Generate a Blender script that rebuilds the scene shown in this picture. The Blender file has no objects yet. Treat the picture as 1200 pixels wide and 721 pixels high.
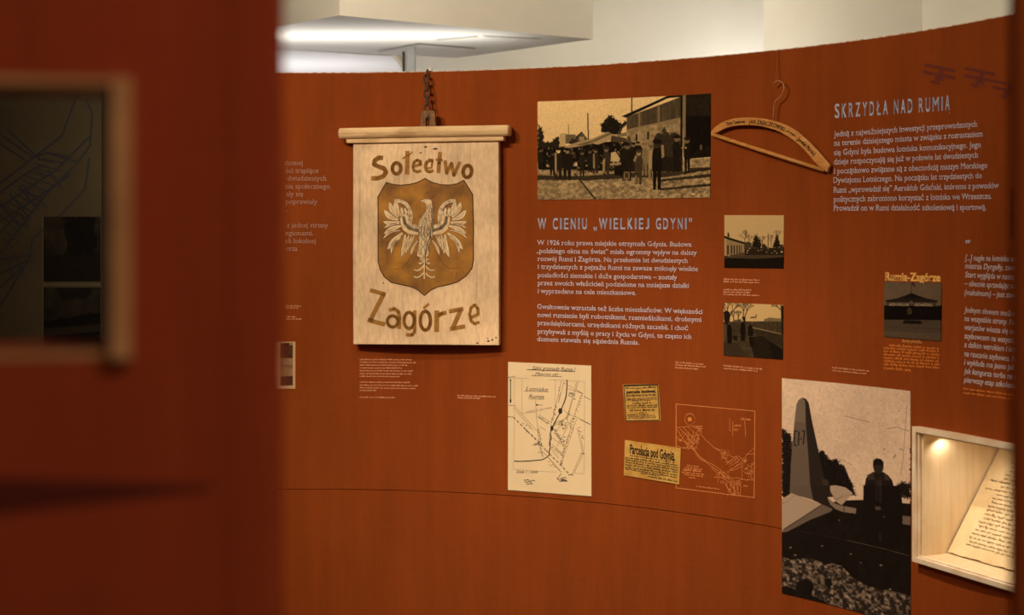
import bpy, bmesh, math, random
import numpy as np
from mathutils import Vector, Matrix

# ------------------------------------------------------------------ camera, world, lights, exposure
S = bpy.context.scene
COL = S.collection
F = 1200 * 50 / 36.0            # focal length in pixels of the 1200x721 frame
EYE = 1.55
HOR = 266.0                     # image row of the eye level

cam = bpy.data.cameras.new('camera')
cam.lens = 50; cam.sensor_width = 36; cam.sensor_fit = 'HORIZONTAL'
cam.shift_y = (HOR - 360.5) / 1200.0
cam.clip_start = 0.05
cam.dof.use_dof = True
cam.dof.focus_distance = 4.55
cam.dof.aperture_fstop = 3.6
cam_ob = bpy.data.objects.new('camera', cam); COL.objects.link(cam_ob)
cam_ob.location = (0, 0, EYE); cam_ob.rotation_euler = (math.radians(90), 0, 0)
S.camera = cam_ob

vs = S.view_settings
vs.view_transform = 'Standard'; vs.look = 'None'; vs.gamma = 1.0; vs.use_curve_mapping = False
vs.exposure = 0.0

wd = bpy.data.worlds.new('world'); S.world = wd; wd.use_nodes = True
wd.node_tree.nodes['Background'].inputs[0].default_value = (1.0, 0.86, 0.70, 1)
wd.node_tree.nodes['Background'].inputs[1].default_value = 0.03

def lamp(name, kind, loc, target, energy, color, **kw):
    l = bpy.data.lights.new(name, kind); l.energy = energy; l.color = color
    for k, v in kw.items(): setattr(l, k, v)
    o = bpy.data.objects.new(name, l); COL.objects.link(o); o.location = loc
    d = Vector(target) - Vector(loc)
    o.rotation_euler = d.to_track_quat('-Z', 'Y').to_euler()
    return o

WARM = (1.0, 0.80, 0.55)
# three gallery spots on the ceiling track and one added spot, thrown onto the curved wall from the upper left
lamp('wall_spot', 'SPOT', (-1.99, 2.26, 3.2), (0.43, 5.20, 1.50), 210, WARM, spot_size=math.radians(70.2), spot_blend=1.0, shadow_soft_size=0.04)
lamp('wall_spot', 'SPOT', (-1.36, 1.85, 3.2), (-0.35, 4.67, 1.50), 188, WARM, spot_size=math.radians(50), spot_blend=1.0, shadow_soft_size=0.04)
lamp('wall_spot', 'SPOT', (-0.49, 2.85, 3.2), (-0.08, 3.62, 0.78), 348, WARM, spot_size=math.radians(69.5), spot_blend=1.0, shadow_soft_size=0.04)
lamp('wall_spot', 'SPOT', (-0.90, 2.60, 3.2), (1.20, 3.70, 1.90), 68, WARM, spot_size=math.radians(50), spot_blend=1.0, shadow_soft_size=0.04)  # added spot that lifts the upper right of the wall
# hall lights over the far room
lamp('hall_light', 'AREA', (0.6, 7.9, 3.42), (0.6, 7.9, 0), 36, (1.0, 0.90, 0.72), shape='RECTANGLE', size=1.6, size_y=0.6)
lamp('hall_light', 'AREA', (3.4, 6.2, 3.42), (3.4, 6.2, 0), 20, (1.0, 0.92, 0.74), shape='RECTANGLE', size=1.2, size_y=0.6)
lamp('hall_light', 'AREA', (-0.6, 5.2, 3.42), (-0.3, 7.0, 2.7), 38, (1.0, 0.84, 0.62), shape='RECTANGLE', size=1.2, size_y=0.4)
# strip uplights behind the exhibition wall
lamp('uplight', 'AREA', (-0.85, 7.44, 2.27), (-0.85, 7.44, 3.0), 5.5, (1.0, 0.97, 0.92), shape='RECTANGLE', size=1.5, size_y=0.05)
lamp('uplight', 'AREA', (1.60, 9.2, 2.05), (1.66, 9.6, 2.55), 9.0, (0.97, 0.97, 1.0), shape='RECTANGLE', size=0.35, size_y=0.1)
lamp('daylight', 'AREA', (-1.5, 9.0, 1.9), (-1.5, 9.0, 2.6), 10, (0.90, 0.90, 1.0), shape='RECTANGLE', size=1.4, size_y=0.5)
lamp('uplight', 'AREA', (1.50, 7.55, 2.25), (1.48, 8.0, 2.75), 1.3, (1.0, 0.97, 0.92), shape='RECTANGLE', size=0.15, size_y=0.1)
# dim hall on the camera's side of the ring
lamp('entrance_light', 'AREA', (1.3, -0.6, 3.3), (-0.1, 0.9, 1.4), 30, (1.0, 0.72, 0.50), shape='RECTANGLE', size=0.8, size_y=0.8)

# ------------------------------------------------------------------ geometry of the place
CX, CY, R = -0.7058, 2.8833, 2.1116        # the curved exhibition wall is a cylinder about (CX, CY)
WT = 0.06                                   # wall thickness
TOP = EYE + 0.5400; SEAM = EYE - 0.9215

def ring_hit(px, rad, far=True):
    u = (px - 600) / F
    a = 1 + u * u; b = -2 * (u * CX + CY); c = CX * CX + CY * CY - rad * rad
    q = math.sqrt(max(b * b - 4 * a * c, 0))
    y = (-b + q) / (2 * a) if far else (-b - q) / (2 * a)
    return u * y, y
def on_wall(e=0.001):                       # pixel -> point on the inner face of the ring
    def f(px, py):
        x, y = ring_hit(px, R - e)
        return Vector((x, y, EYE + (HOR - py) * y / F))
    return f
def theta_of(px, rad=R, far=True):
    x, y = ring_hit(px, rad, far); return math.atan2(y - CY, x - CX)
def rpt(th, rad, z): return Vector((CX + rad * math.cos(th), CY + rad * math.sin(th), z))
def at(px, py, Y): return Vector(((px - 600) * Y / F, Y, EYE + (HOR - py) * Y / F))
def at_z(px, py, z):
    Y = (z - EYE) * F / (HOR - py); return Vector(((px - 600) * Y / F, Y, z))

# ------------------------------------------------------------------ materials
def lin(c):
    return tuple((v / 12.92 if v <= 0.04045 else ((v + 0.055) / 1.055) ** 2.4) for v in c)
EM = (0.95, 0.78, 0.55)                     # colour of the gallery light
def alb(r, g, b, e=EM):
    l = lin((r / 255, g / 255, b / 255)); return tuple(min(l[i] / e[i], 0.9) for i in range(3))

MATS = {}
def mat(name, rgb, rough=0.7, var=0.0, scale=20.0, stretch=(1, 1, 1), bump=0.0, metal=0.0, spec=0.3, rgb2=None, detail=4, uv=False, sharp=(0.35, 0.65)):
    m = bpy.data.materials.new(name); m.use_nodes = True; MATS[name] = m
    nt = m.node_tree; p = nt.nodes['Principled BSDF']
    p.inputs['Base Color'].default_value = (*rgb, 1); p.inputs['Roughness'].default_value = rough
    p.inputs['Metallic'].default_value = metal; p.inputs['Specular IOR Level'].default_value = spec
    if var or bump or rgb2:
        tc = nt.nodes.new('ShaderNodeTexCoord'); mp = nt.nodes.new('ShaderNodeMapping')
        mp.inputs['Scale'].default_value = stretch
        nt.links.new(tc.outputs['UV' if uv else 'Object'], mp.inputs['Vector'])
        n = nt.nodes.new('ShaderNodeTexNoise'); n.inputs['Scale'].default_value = scale; n.inputs['Detail'].default_value = detail
        nt.links.new(mp.outputs['Vector'], n.inputs['Vector'])
        r = nt.nodes.new('ShaderNodeValToRGB')
        r.color_ramp.elements[0].position, r.color_ramp.elements[1].position = sharp
        a = rgb2 or tuple(c * (1 - var) for c in rgb)
        b = rgb if rgb2 else tuple(min(c * (1 + var), 0.95) for c in rgb)
        r.color_ramp.elements[0].color = (*a, 1); r.color_ramp.elements[1].color = (*b, 1)
        nt.links.new(n.outputs['Fac'], r.inputs['Fac']); nt.links.new(r.outputs['Color'], p.inputs['Base Color'])
        if bump:
            bp = nt.nodes.new('ShaderNodeBump'); bp.inputs['Strength'].default_value = bump; bp.inputs['Distance'].default_value = 0.002
            nt.links.new(n.outputs['Fac'], bp.inputs['Height']); nt.links.new(bp.outputs['Normal'], p.inputs['Normal'])
    return m

def fabric(name, rgb):                      # rust coloured wall fabric with slubs and faint mottling
    m = bpy.data.materials.new(name); m.use_nodes = True; nt = m.node_tree; p = nt.nodes['Principled BSDF']
    p.inputs['Roughness'].default_value = 0.9; p.inputs['Specular IOR Level'].default_value = 0.12
    tc = nt.nodes.new('ShaderNodeTexCoord')
    def noise(sx, sy, scale, det):
        mp = nt.nodes.new('ShaderNodeMapping'); mp.inputs['Scale'].default_value = (sx, sy, 1)
        nt.links.new(tc.outputs['UV'], mp.inputs['Vector'])
        n = nt.nodes.new('ShaderNodeTexNoise'); n.inputs['Scale'].default_value = scale; n.inputs['Detail'].default_value = det
        nt.links.new(mp.outputs['Vector'], n.inputs['Vector']); return n.outputs['Fac']
    def math_(op, a, b):
        q = nt.nodes.new('ShaderNodeMath'); q.operation = op
        for i, v in enumerate((a, b)):
            if isinstance(v, (int, float)): q.inputs[i].default_value = v
            else: nt.links.new(v, q.inputs[i])
        return q.outputs[0]
    warp = noise(240, 10, 1, 3); weft = noise(10, 240, 1, 3); patch = noise(9, 2.2, 1, 3); streak = noise(28, 0.7, 1, 2)
    s = math_('ADD', math_('MULTIPLY', warp, 0.24), math_('MULTIPLY', weft, 0.20))
    s = math_('ADD', s, math_('MULTIPLY', patch, 0.42)); s = math_('ADD', s, math_('MULTIPLY', streak, 0.24))
    s = math_('ADD', s, 0.45)               # about 1 on average
    mx = nt.nodes.new('ShaderNodeVectorMath'); mx.operation = 'SCALE'
    mx.inputs[0].default_value = rgb; nt.links.new(s, mx.inputs['Scale'])
    nt.links.new(mx.outputs[0], p.inputs['Base Color'])
    bp = nt.nodes.new('ShaderNodeBump'); bp.inputs['Strength'].default_value = 0.18; bp.inputs['Distance'].default_value = 0.0005
    nt.links.new(math_('ADD', warp, weft), bp.inputs['Height']); nt.links.new(bp.outputs['Normal'], p.inputs['Normal'])
    MATS[name] = m; return m

fabric('rust_fabric', alb(134, 57, 14))
fabric('dark_red_fabric', alb(152, 58, 26))
mat('white_wall', (0.80, 0.76, 0.66), 0.8, var=0.02, scale=3)
mat('soffit_white', (0.80, 0.77, 0.70), 0.7, var=0.02, scale=4)
mat('hall_floor', (0.16, 0.12, 0.09), 0.5, var=0.15, scale=6)
mat('board_edge', alb(250, 220, 180), 0.8, scale=60, rgb2=alb(190, 120, 70))
mat('post_grey', (0.42, 0.42, 0.40), 0.5, var=0.03, scale=8)
mat('post_dark', (0.03, 0.03, 0.03), 0.5, var=0.1, scale=8)
mat('hatch_line', (0.62, 0.58, 0.50), 0.6, var=0.03, scale=8)
mat('sign_wood', alb(238, 190, 134), 0.75, scale=34, stretch=(3.0, 3.0, 0.9), bump=0.35, rgb2=alb(218, 170, 114), detail=12, sharp=(0.28, 0.62))
mat('cornice_wood', alb(222, 174, 114), 0.75, scale=18, stretch=(0.5, 0.5, 2.5), bump=0.6, rgb2=alb(186, 138, 84), detail=8, sharp=(0.32, 0.56))
mat('sign_paint', alb(162, 104, 36), 0.7, scale=60, rgb2=alb(138, 84, 30), sharp=(0.3, 0.6))
mat('shield_paint', alb(176, 112, 32), 0.65, scale=14, rgb2=alb(134, 82, 30), detail=6, sharp=(0.34, 0.62))
mat('shield_line', alb(78, 48, 22), 0.8, var=0.2, scale=30)
mat('eagle_white', alb(234, 192, 134), 0.75, scale=40, rgb2=alb(206, 162, 106))
mat('eagle_grey', alb(122, 94, 62), 0.8, var=0.15, scale=40)
mat('eagle_line', alb(74, 48, 24), 0.8, var=0.1, scale=40)
mat('rusty_iron', alb(88, 58, 38), 0.7, scale=120, rgb2=alb(54, 32, 20), bump=0.4)
mat('bracket', alb(138, 96, 56), 0.8, scale=90, rgb2=alb(96, 62, 34), bump=0.6)
mat('bright_steel', (0.85, 0.85, 0.83), 0.3, metal=0.15, var=0.05, scale=40)
mat('hanger_wood', alb(206, 132, 56), 0.45, scale=30, stretch=(1, 1, 3), rgb2=alb(184, 112, 44), spec=0.5)
mat('hanger_ink', alb(46, 24, 12), 0.8, var=0.1, scale=40)
mat('hook_wire', alb(176, 116, 70), 0.35, metal=0.1, var=0.1, scale=60)
mat('string', alb(150, 84, 44), 0.9, var=0.1, scale=200)
mat('heading_blue', alb(180, 176, 172), 0.8, var=0.06, scale=60)
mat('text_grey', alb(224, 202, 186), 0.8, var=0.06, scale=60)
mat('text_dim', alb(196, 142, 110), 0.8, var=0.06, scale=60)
mat('caption_cream', alb(214, 138, 88), 0.8, var=0.08, scale=60)
mat('quote_grey', alb(214, 186, 166), 0.8, var=0.06, scale=60)
mat('orange_print', alb(214, 112, 36), 0.8, var=0.08, scale=60)
mat('title_yellow', alb(246, 166, 78), 0.8, var=0.08, scale=60)
mat('line_print', alb(206, 118, 54), 0.8, var=0.08, scale=60)
mat('plane_print', alb(104, 40, 26), 0.9, var=0.06, scale=60)
mat('map_paper', alb(230, 190, 134), 0.75, var=0.03, scale=10)
mat('map_ink', alb(48, 36, 24), 0.8, var=0.1, scale=60)
mat('map_grey_ink', alb(158, 124, 82), 0.8, var=0.1, scale=60)
mat('news_paper', alb(204, 150, 66), 0.8, scale=30, rgb2=alb(180, 124, 48))
mat('news_ink', alb(52, 36, 16), 0.8, var=0.2, scale=90)
mat('niche_wood', (0.86, 0.70, 0.48), 0.5, scale=9, stretch=(6, 6, 0.5), rgb2=(0.78, 0.60, 0.39), detail=6)
mat('frame_wood', alb(244, 206, 160), 0.5, scale=20, stretch=(1, 1, 1), rgb2=alb(226, 182, 132))
mat('parchment', (0.84, 0.68, 0.43), 0.8, scale=12, rgb2=(0.72, 0.55, 0.32))
mat('document_ink', (0.16, 0.10, 0.05), 0.8, var=0.2, scale=60)
mat('peep_wood', alb(206, 142, 82), 0.6, scale=20, rgb2=alb(176, 116, 64))
mat('dark_map', alb(76, 62, 35), 0.8, scale=3, rgb2=alb(62, 50, 28))
mat('dark_map_line', alb(44, 43, 42), 0.8, var=0.1, scale=20)
mat('dark_strip', alb(24, 17, 9), 0.8, var=0.1, scale=20)
mat('pale_edge', alb(90, 76, 50), 0.8, var=0.1, scale=20)
mat('roof_letters', alb(176, 142, 98), 0.8, var=0.1, scale=40)
mat('band_dark', alb(92, 30, 16), 0.9, var=0.1, scale=20)
def weather(name):                          # uneven old paint: broad stains and fine upright cracks over the base colour
    nt = MATS[name].node_tree; p = nt.nodes['Principled BSDF']; src = p.inputs['Base Color'].links[0].from_socket
    tc = nt.nodes.new('ShaderNodeTexCoord'); out = src
    for sc, st, lo, hi, a, b in ((7, (1, 1, 1), 0.74, 1.04, .30, .62), (70, (1, 1, 0.03), 0.70, 1.0, .27, .40)):
        mp = nt.nodes.new('ShaderNodeMapping'); mp.inputs['Scale'].default_value = st; nt.links.new(tc.outputs['Object'], mp.inputs['Vector'])
        n = nt.nodes.new('ShaderNodeTexNoise'); n.inputs['Scale'].default_value = sc; n.inputs['Detail'].default_value = 8; nt.links.new(mp.outputs['Vector'], n.inputs['Vector'])
        r = nt.nodes.new('ShaderNodeMapRange'); r.inputs['From Min'].default_value = a; r.inputs['From Max'].default_value = b; r.inputs['To Min'].default_value = lo; r.inputs['To Max'].default_value = hi
        nt.links.new(n.outputs['Fac'], r.inputs['Value'])
        v = nt.nodes.new('ShaderNodeVectorMath'); v.operation = 'SCALE'; nt.links.new(out, v.inputs[0]); nt.links.new(r.outputs['Result'], v.inputs['Scale']); out = v.outputs[0]
    nt.links.new(out, p.inputs['Base Color'])
weather('sign_wood'); weather('shield_paint')
def photo_mat():
    m = bpy.data.materials.new('photo_print'); m.use_nodes = True; nt = m.node_tree; p = nt.nodes['Principled BSDF']
    a = nt.nodes.new('ShaderNodeVertexColor'); a.layer_name = 'tone'
    tc = nt.nodes.new('ShaderNodeTexCoord'); n = nt.nodes.new('ShaderNodeTexNoise'); n.inputs['Scale'].default_value = 350
    nt.links.new(tc.outputs['Object'], n.inputs['Vector'])
    r = nt.nodes.new('ShaderNodeMapRange'); r.inputs['To Min'].default_value = 0.86; r.inputs['To Max'].default_value = 1.14
    nt.links.new(n.outputs['Fac'], r.inputs['Value'])
    v = nt.nodes.new('ShaderNodeVectorMath'); v.operation = 'SCALE'
    nt.links.new(a.outputs['Color'], v.inputs[0]); nt.links.new(r.outputs['Result'], v.inputs['Scale'])
    nt.links.new(v.outputs[0], p.inputs['Base Color']); p.inputs['Roughness'].default_value = 0.7; p.inputs['Specular IOR Level'].default_value = 0.03
    MATS['photo_print'] = m
photo_mat()

# ------------------------------------------------------------------ object helpers
def tag(o, label=None, cat=None, group=None, kind=None):
    if label: o['label'] = label
    if cat: o['category'] = cat
    if group: o['group'] = group
    if kind: o['kind'] = kind
    return o
def empty(name, loc, label, cat, group=None):
    o = bpy.data.objects.new(name, None); COL.objects.link(o); o.location = loc; o.empty_display_size = 0.05
    return tag(o, label, cat, group)

class MB:                                   # collects world-space polygons for one mesh object
    def __init__(s): s.v = []; s.f = []
    def poly(s, pts, flip=False):
        k = len(s.v); s.v += [tuple(p) for p in pts]; n = len(pts)
        s.f.append(tuple(range(k, k + n))[::-1] if flip else tuple(range(k, k + n)))
    def raw(s, vs_, fs_):
        k = len(s.v); s.v += [tuple(p) for p in vs_]; s.f += [tuple(i + k for i in f) for f in fs_]
    def box(s, o, ax, ay, az, x, y, z):     # o + axes; ranges x,y,z
        P = [o + ax * x[i] + ay * y[j] + az * z[k] for i in (0, 1) for j in (0, 1) for k in (0, 1)]
        s.raw(P, [(0, 1, 3, 2), (4, 6, 7, 5), (0, 4, 5, 1), (2, 3, 7, 6), (0, 2, 6, 4), (1, 5, 7, 3)])
    def prism(s, pts, d):                   # polygon (front) extruded by the vector d
        n = len(pts); a = [Vector(p) for p in pts]; b = [p + d for p in a]
        s.raw(a + b, [tuple(range(n)), tuple(range(2 * n - 1, n - 1, -1))] + [((i + 1) % n, i, n + i, n + (i + 1) % n) for i in range(n)])
    def tube(s, pts, r, n=8, closed=False):
        pts = [Vector(p) for p in pts]; m = len(pts); rings = []; up = None
        for i, p in enumerate(pts):
            t = (pts[(i + 1) % m] - pts[i - 1]) if closed or 0 < i < m - 1 else (pts[1] - pts[0] if i == 0 else pts[-1] - pts[-2])
            t.normalize()
            if up is None: up = t.orthogonal().normalized()
            up = (up - t * up.dot(t)).normalized(); sd = t.cross(up)
            rings.append([p + (up * math.cos(2 * math.pi * k / n) + sd * math.sin(2 * math.pi * k / n)) * r for k in range(n)])
        fs = []
        for i in range(m if closed else m - 1):
            for k in range(n):
                j = (i + 1) % m
                fs.append((i * n + k, i * n + (k + 1) % n, j * n + (k + 1) % n, j * n + k))
        if not closed: fs += [tuple(range(n))[::-1], tuple(range((m - 1) * n, m * n))]
        s.raw([q for r_ in rings for q in r_], fs)
    def stroke(s, mp, pts, w, closed=False, joints=True, step=None):     # a painted line, given in pixels
        P = [Vector((p[0], p[1])) for p in pts]
        if closed: P.append(P[0])
        for a, b in zip(P[:-1], P[1:]):
            d = b - a; L = d.length
            if L < 1e-6: continue
            nrm = Vector((-d.y, d.x)) / L * w / 2
            k = max(1, int(L / (step or 12)))
            for i in range(k):
                p, q = a + d * (i / k), a + d * ((i + 1) / k)
                s.poly([mp(*(p + nrm)), mp(*(q + nrm)), mp(*(q - nrm)), mp(*(p - nrm))])
        if joints:
            for a in (P if not closed else P[:-1])[(0 if joints == 'all' or closed else 1):(None if joints == 'all' or closed else -1)]:
                s.poly([mp(a.x + math.cos(t * math.pi / 4) * w / 2, a.y - math.sin(t * math.pi / 4) * w / 2) for t in range(8)])
    def shape(s, mp, pts): s.poly([mp(*p) for p in pts])
    def build(s, name, m, parent=None, origin=None, smooth=False, uv=None, bevel=0):
        me = bpy.data.meshes.new(name)
        if parent is not None: o_ = parent['_w'] if False else WORLD.get(parent.name, Vector(parent.location))
        elif origin is not None: o_ = Vector(origin)
        else:
            a = np.array(s.v); lo, hi = a.min(0), a.max(0); o_ = Vector(((lo[0] + hi[0]) / 2, (lo[1] + hi[1]) / 2, lo[2]))
        me.from_pydata([tuple(Vector(p) - o_) for p in s.v], [], s.f)
        if uv:
            l = me.uv_layers.new(name='UVMap')
            for lp in me.loops:
                l.data[lp.index].uv = uv(s.v[lp.vertex_index])
        me.validate(); me.update()
        if smooth: me.shade_smooth()
        me.materials.append(MATS[m])
        o = bpy.data.objects.new(name, me); COL.objects.link(o)
        if parent is None: o.location = o_
        else: o.parent = parent
        WORLD[o.name] = o_
        if bevel:
            b = o.modifiers.new('bevel', 'BEVEL'); b.width = bevel; b.segments = 2; b.limit_method = 'ANGLE'
        return o
WORLD = {}

def scr(ox, oy, sc):                        # reading coordinates of an enlarged view of the photograph
    return lambda x, y: (ox + x / sc, oy + y / sc)
def T(cv, pts): return [cv(*p) for p in pts]
def comp(mp, cv): return lambda x, y: mp(*cv(x, y))

# ------------------------------------------------------------------ lettering
_tc = {}
OGONEK = [(0.02, 0.02), (-0.04, -0.06), (-0.05, -0.12), (-0.01, -0.17), (0.06, -0.18), (0.11, -0.16), (0.10, -0.125), (0.05, -0.135), (0.02, -0.11), (0.03, -0.06), (0.09, 0.02)]
def glyphs(body, offset=0.0, shear=0.0, space=1.0, res=3):
    """flat lettering of unit size; `offset` thickens the strokes"""
    key = (body, offset, shear, space, res)
    if key in _tc: return _tc[key]
    if offset: return bolder(*glyphs(body, 0.0, shear, space, res), offset)
    if '\u0119' in body:                    # the tailed e is put together from an e and its tail
        plain = body.replace('\u0119', 'e'); V, Fc = glyphs(plain, 0.0, shear, space, res); V, Fc = list(V), list(Fc)
        for i, ch in enumerate(body):
            if ch != '\u0119': continue
            x = max(v[0] for v in glyphs(plain[:i + 1], 0.0, shear, space, res)[0]) - 0.17; k = len(V)
            V += [(x + a + shear * b, b) for a, b in OGONEK]; Fc.append(tuple(range(k, k + len(OGONEK))))
        _tc[key] = (V, Fc); return V, Fc
    cu = bpy.data.curves.new('lettering', 'FONT'); cu.body = body; cu.size = 1; cu.shear = shear
    cu.space_character = space; cu.resolution_u = res; cu.fill_mode = 'FRONT'
    ob = bpy.data.objects.new('lettering', cu); COL.objects.link(ob)
    dg = bpy.context.evaluated_depsgraph_get(); ev = ob.evaluated_get(dg); me = ev.to_mesh()
    V = [(v.co.x, v.co.y) for v in me.vertices]; Fc = [tuple(p.vertices) for p in me.polygons]
    ev.to_mesh_clear(); bpy.data.objects.remove(ob); bpy.data.curves.remove(cu)
    _tc[key] = (V, Fc); return V, Fc
def bolder(V, Fc, o):
    W, G = [], []
    for dx, dy in ((-o, -o * .6), (o, -o * .6), (-o, o * .6), (o, o * .6)):
        k = len(W); W += [(x + dx, y + dy) for x, y in V]; G += [tuple(i + k for i in f) for f in Fc]
    return W, G
_H = glyphs('H')[0]; CAP = max(v[1] for v in _H)
_X = glyphs('x')[0]; XH = max(v[1] for v in _X)
_D = glyphs('d')[0]; ASC = max(v[1] for v in _D)

def serifs(V, Fc):                          # slab serifs on the flat ends of the stems
    cnt = {}
    for f in Fc:
        for i in range(len(f)):
            e = (f[i], f[(i + 1) % len(f)]); k = (min(e), max(e)); cnt[k] = cnt.get(k, 0) + 1
    W, G = [], []
    def rect(x0, x1, y0, y1):
        k = len(W); W.extend([(x0, y0), (x1, y0), (x1, y1), (x0, y1)]); G.append((k, k + 1, k + 2, k + 3))
    for (a, b), n in cnt.items():
        if n != 1: continue
        (xa, ya), (xb, yb) = V[a], V[b]
        if abs(ya - yb) > 0.004: continue
        x0, x1 = min(xa, xb), max(xa, xb); y = ya
        if not 0.04 < x1 - x0 < 0.17: continue
        if abs(y) < 0.02 or y < -0.12: rect(x0 - 0.055, x1 + 0.055, y, y + 0.05)
        elif abs(y - XH) < 0.02: rect(x0 - 0.07, x1 + 0.01, y - 0.055, y)
    k = len(V); return V + W, Fc + [tuple(i + k for i in g) for g in G]

def write(mb, mp, body, p0, p1, cap, offset=0.0, shear=0.0, serif=False, space=1.0, res=2, up=None):
    """lettering between two pixel points of its baseline, capital letters `cap` pixels high"""
    V, Fc = glyphs(body, 0.0, shear, space, res)
    if serif: V, Fc = serifs(list(V), list(Fc))
    if offset: V, Fc = bolder(V, Fc, offset)
    if not V: return
    x0 = min(v[0] for v in V); x1 = max(v[0] for v in V); k = cap / CAP; w = x1 - x0
    ux, uy = up or (0, -1)
    pts = []
    for x, y in V:
        t = (x - x0) / w
        pts.append(mp(p0[0] + (p1[0] - p0[0]) * t + ux * y * k, p0[1] + (p1[1] - p0[1]) * t + uy * y * k))
    mb.raw(pts, Fc)

HW = {'W': 0.78, 'M': 0.66, 'I': 0.17, '\u201e': 0.30, '\u201d': 0.30, 'J': 0.36, '\u0141': 0.44, 'E': 0.42}
def ch_low(lo, V): return -0.30 < lo < -0.05 and abs(max(v[1] for v in V) - CAP) < 0.05 and len(V) < 400   # a J that drops below the line
def headline(mb, mp, body, p0, p1, cap, condense=1.0, offset=0.020, word=0.40):
    """tall condensed capitals set letter by letter with even gaps"""
    k = cap / CAP; items = []; tot = 0; gaps = 0
    for i, ch in enumerate(body):
        if ch == ' ': items.append((None, word * cap * condense)); tot += word * cap * condense; continue
        V, Fc = glyphs(ch, offset, 0, 1.0, 4); a = min(v[0] for v in V); b = max(v[0] for v in V)
        w = HW.get(ch, 0.47) * cap * condense; items.append(((V, Fc, a, w / (b - a)), w)); tot += w; gaps += 1
    L = math.hypot(p1[0] - p0[0], p1[1] - p0[1]); gap = (L - tot) / max(gaps - 1, 1); x = 0
    for it, w in items:
        if it is None: x += w; continue
        V, Fc, a, q = it; lo = min(v[1] for v in V)
        if ch_low(lo, V): V = [(vx, (vy - lo) * CAP / (max(v[1] for v in V) - lo)) for vx, vy in V]
        mb.raw([mp(p0[0] + (p1[0] - p0[0]) * ((x + (vx - a) * q) / L), p0[1] + (p1[1] - p0[1]) * ((x + (vx - a) * q) / L) - vy * k) for vx, vy in V], Fc)
        x += w + gap

def micro(mb, mp, lines, h, seed=1, cw=0.62, fill=0.8, bold=1.0):
    """lines of print too small to read: rows of tiny letter-sized marks"""
    rnd = random.Random(seed)
    for (x0, y0), (x1, y1) in lines:
        L = math.hypot(x1 - x0, y1 - y0); x = 0
        while x < L:
            for _ in range(rnd.randint(2, 9)):
                w = h * cw * rnd.uniform(0.6, 1.15)
                if x + w > L: break
                hh = h * (1.0 if rnd.random() < 0.3 else 0.68) ; dn = h * 0.25 if rnd.random() < 0.1 else 0
                a = x / L; b = (x + w * fill) / L
                A = (x0 + (x1 - x0) * a, y0 + (y1 - y0) * a); B = (x0 + (x1 - x0) * b, y0 + (y1 - y0) * b)
                mb.poly([mp(A[0], A[1] + dn), mp(B[0], B[1] + dn), mp(B[0], B[1] - hh * bold), mp(A[0], A[1] - hh * bold)])
                x += w
            x += h * 0.5
            if x + h > L: break

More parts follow.
